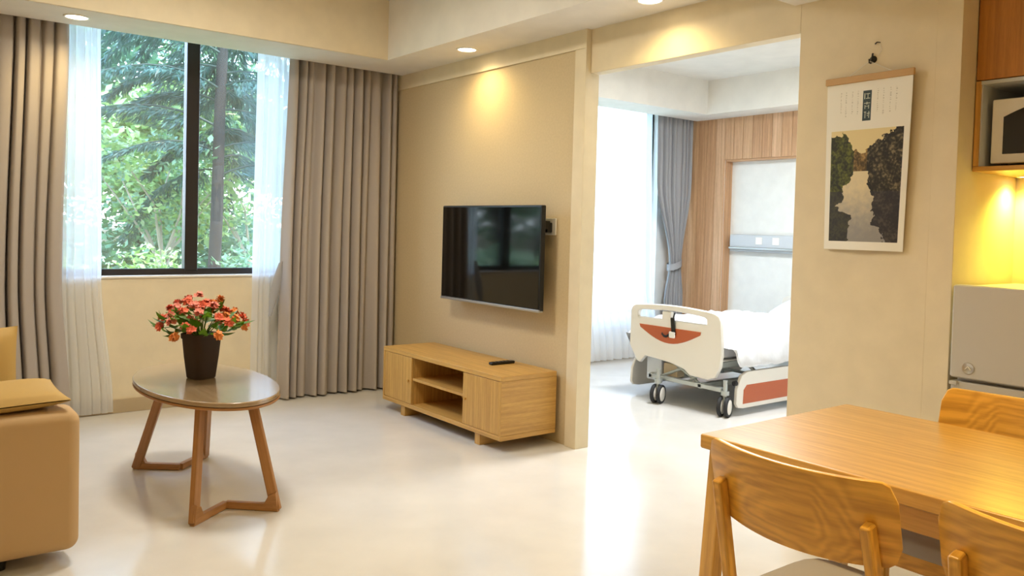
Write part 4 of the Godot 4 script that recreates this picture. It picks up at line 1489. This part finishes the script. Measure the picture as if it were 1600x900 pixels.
func garden() -> void:
	rng.seed = 99
	struct("ground", gb(V(-30, -0.6, -60), V(45, -0.35, -6.4), 0.0), M.grass, "grassy ground of the garden outside the window")
	# tall conifer
	var foot := V(3.02, -0.35, -9.6)
	var t := thing("conifer_tree", foot, "dark blue-green conifer with drooping boughs and a straight trunk outside the window", "tree")
	var g := G.new()
	var line := []
	for k in 12:
		var f := k / 11.0
		line.append(foot + V(0.30 * f + 0.02 * sin(f * 9.0), 6.4 * f, 0.03 * sin(f * 7.0)))
	g.tube(line, 0.078, 0.046, 12)
	part("trunk", g, M.bark_dark, t)
	var kinds := [bough(1.5, 0.75), bough(1.8, 1.0), bough(1.25, 0.5), bough(2.0, 1.25)]
	for k in 76:
		var f := k / 75.0
		var y := lerpf(1.85, 5.6, pow(f, 0.9))
		var turn := k * 2.39996 + rng.randf_range(-0.4, 0.4)
		if V(cos(turn), 0, -sin(turn)).dot(V(-0.3, 0, 0.95)) > 0.72:
			continue
		var o := MeshInstance3D.new()
		o.name = "bough"
		o.mesh = kinds[k % 4]
		o.material_override = M.needle
		t.add_child(o, true)
		o.position = V(0.30 * (y + 0.35) / 6.4, y + 0.35, 0)
		o.rotation = V(0, turn, rng.randf_range(-0.15, 0.3))
		o.scale = V(1, 1, 1) * rng.randf_range(0.75, 1.1) * (1.0 if y < 3.4 else 0.9)
	# pale slender trees with forking stems
	for q in [[V(2.70, -0.35, -10.6), 1.0, "slender pale-barked tree with light leaves standing left of the conifer trunk", 1.0], [V(4.35, -0.35, -11.6), 1.1, "slender pale-barked tree with light leaves standing beyond the conifer", -1.0]]:
		var s := thing("slender_tree", q[0], q[2], "tree")
		var base: Vector3 = q[0]
		var top := base + V(0.10 * q[3], 1.25, 0)
		g = G.new()
		g.tube([base, base + V(-0.03, 0.6, 0), top], 0.045, 0.032, 8)
		part("trunk", g, M.bark_pale, s)
		for m in 7:
			var a := m * 0.9 + 0.3
			var e1 := top + V(cos(a) * 0.35, 0.42 + 0.1 * (m % 3), sin(a) * 0.3)
			var e2 := e1 + V(cos(a + 0.5) * 0.5, 0.55 + 0.15 * (m % 2), sin(a + 0.5) * 0.4)
			g = G.new()
			g.tube([top - V(0, 0.05 * m, 0), top.lerp(e1, 0.5) + V(0, -0.05, 0), e1, e2], 0.024, 0.007, 6)
			part("branch", g, M.bark_pale, s)
			g = G.new()
			leaves(g, e2, V(0.5, 0.38, 0.5), 190, 0.10)
			leaves(g, e1, V(0.35, 0.25, 0.35), 70, 0.09)
			part("foliage", g, M.leaf_bright if m % 2 == 0 else M.leaf_mid, s).set_meta("kind", "stuff")
	# shrubs of the hedge below the window line
	var k := 0
	for q in [[-0.85, -8.5, 1.40, 0.50], [0.15, -8.55, 1.44, 0.50], [1.15, -8.5, 1.42, 0.50], [2.15, -8.55, 1.38, 0.50], [3.12, -8.5, 1.44, 0.48], [4.1, -8.6, 1.40, 0.50]]:
		var base := V(q[0], -0.35, q[1])
		var s := thing("hedge_shrub", base, "bright green clipped shrub in the hedge below the window", "shrub", "hedge shrubs below the window")
		g = G.new()
		g.tube([base, base + V(0, 0.5, 0)], 0.03, 0.02, 6)
		part("stem", g, M.bark_dark, s)
		g = G.new()
		leaves(g, base + V(0, q[2] * 0.58, 0), V(q[3], q[2] * 0.46, 0.45), 2200, 0.075, -0.4)
		part("foliage", g, M.leaf_bright if k % 3 != 1 else M.leaf_mid, s).set_meta("kind", "stuff")
		k += 1
	# loose bushes under the far trees
	for q in [[2.6, -12.2, "leaf_mid", "loose mid-green bush under the yellow-green round-crowned tree"], [4.5, -14.2, "leaf_cool", "loose blue-green bush between the trunks beyond the conifer"], [6.4, -17.0, "leaf_mid", "loose green bush under the far trees beside the taupe curtain edge"]]:
		var base := V(q[0], -0.35, q[1])
		var s := thing("garden_bush", base, q[3], "bush")
		g = G.new()
		g.tube([base, base + V(0.05, 0.9, 0)], 0.04, 0.02, 6)
		part("stem", g, M.bark_dark, s)
		g = G.new()
		leaves(g, base + V(0, 1.05, 0), V(1.15, 1.0, 0.8), 2000, 0.14)
		part("foliage", g, M[q[2]], s).set_meta("kind", "stuff")
	# taller trees closing the view
	k = 0
	for q in [[3.1, -13.4, 3.0, 1.35, "leaf_bright", "round-crowned yellow-green tree beyond the hedge, behind the conifer's left boughs"],
			[5.9, -14.0, 3.8, 1.5, "leaf_cool", "tall blue-green broad tree beyond the hedge, beside the taupe curtain edge"],
			[4.9, -18.5, 4.6, 2.0, "leaf_mid", "large mid-green tree at the back of the garden behind the conifer trunk"],
			[2.4, -16.6, 4.9, 1.6, "leaf_cool", "tall blue-green broad tree at the back of the garden by the white sheer"],
			[-2.9, -12.6, 3.4, 1.7, "leaf_mid", "bushy mid-green tree mirrored in the television screen"],
			[-6.4, -15.6, 4.2, 1.8, "leaf_bright", "yellow-green tree mirrored in the television screen beyond the bushy one"]]:
		var base := V(q[0], -0.35, q[1])
		var s := thing("broadleaf_tree", base, q[5], "tree")
		g = G.new()
		g.tube([base, base + V(0.05, q[2] * 0.5, 0), base + V(-0.05, q[2], 0.05)], 0.13, 0.06, 9)
		part("trunk", g, M.bark_dark, s)
		for m in 6:
			var a := m * 1.25 + k
			var c := base + V(cos(a) * q[3] * 0.6, q[2] * (0.62 + 0.11 * m), sin(a) * q[3] * 0.5)
			g = G.new()
			g.tube([base + V(0, q[2] * 0.5, 0), (base + V(0, q[2] * 0.7, 0)).lerp(c, 0.6), c], 0.05, 0.02, 6)
			part("branch", g, M.bark_dark, s)
			g = G.new()
			leaves(g, c, V(1, 0.75, 1) * q[3] * 0.62, 850, 0.19)
			part("foliage", g, M[q[4]], s).set_meta("kind", "stuff")
		k += 1
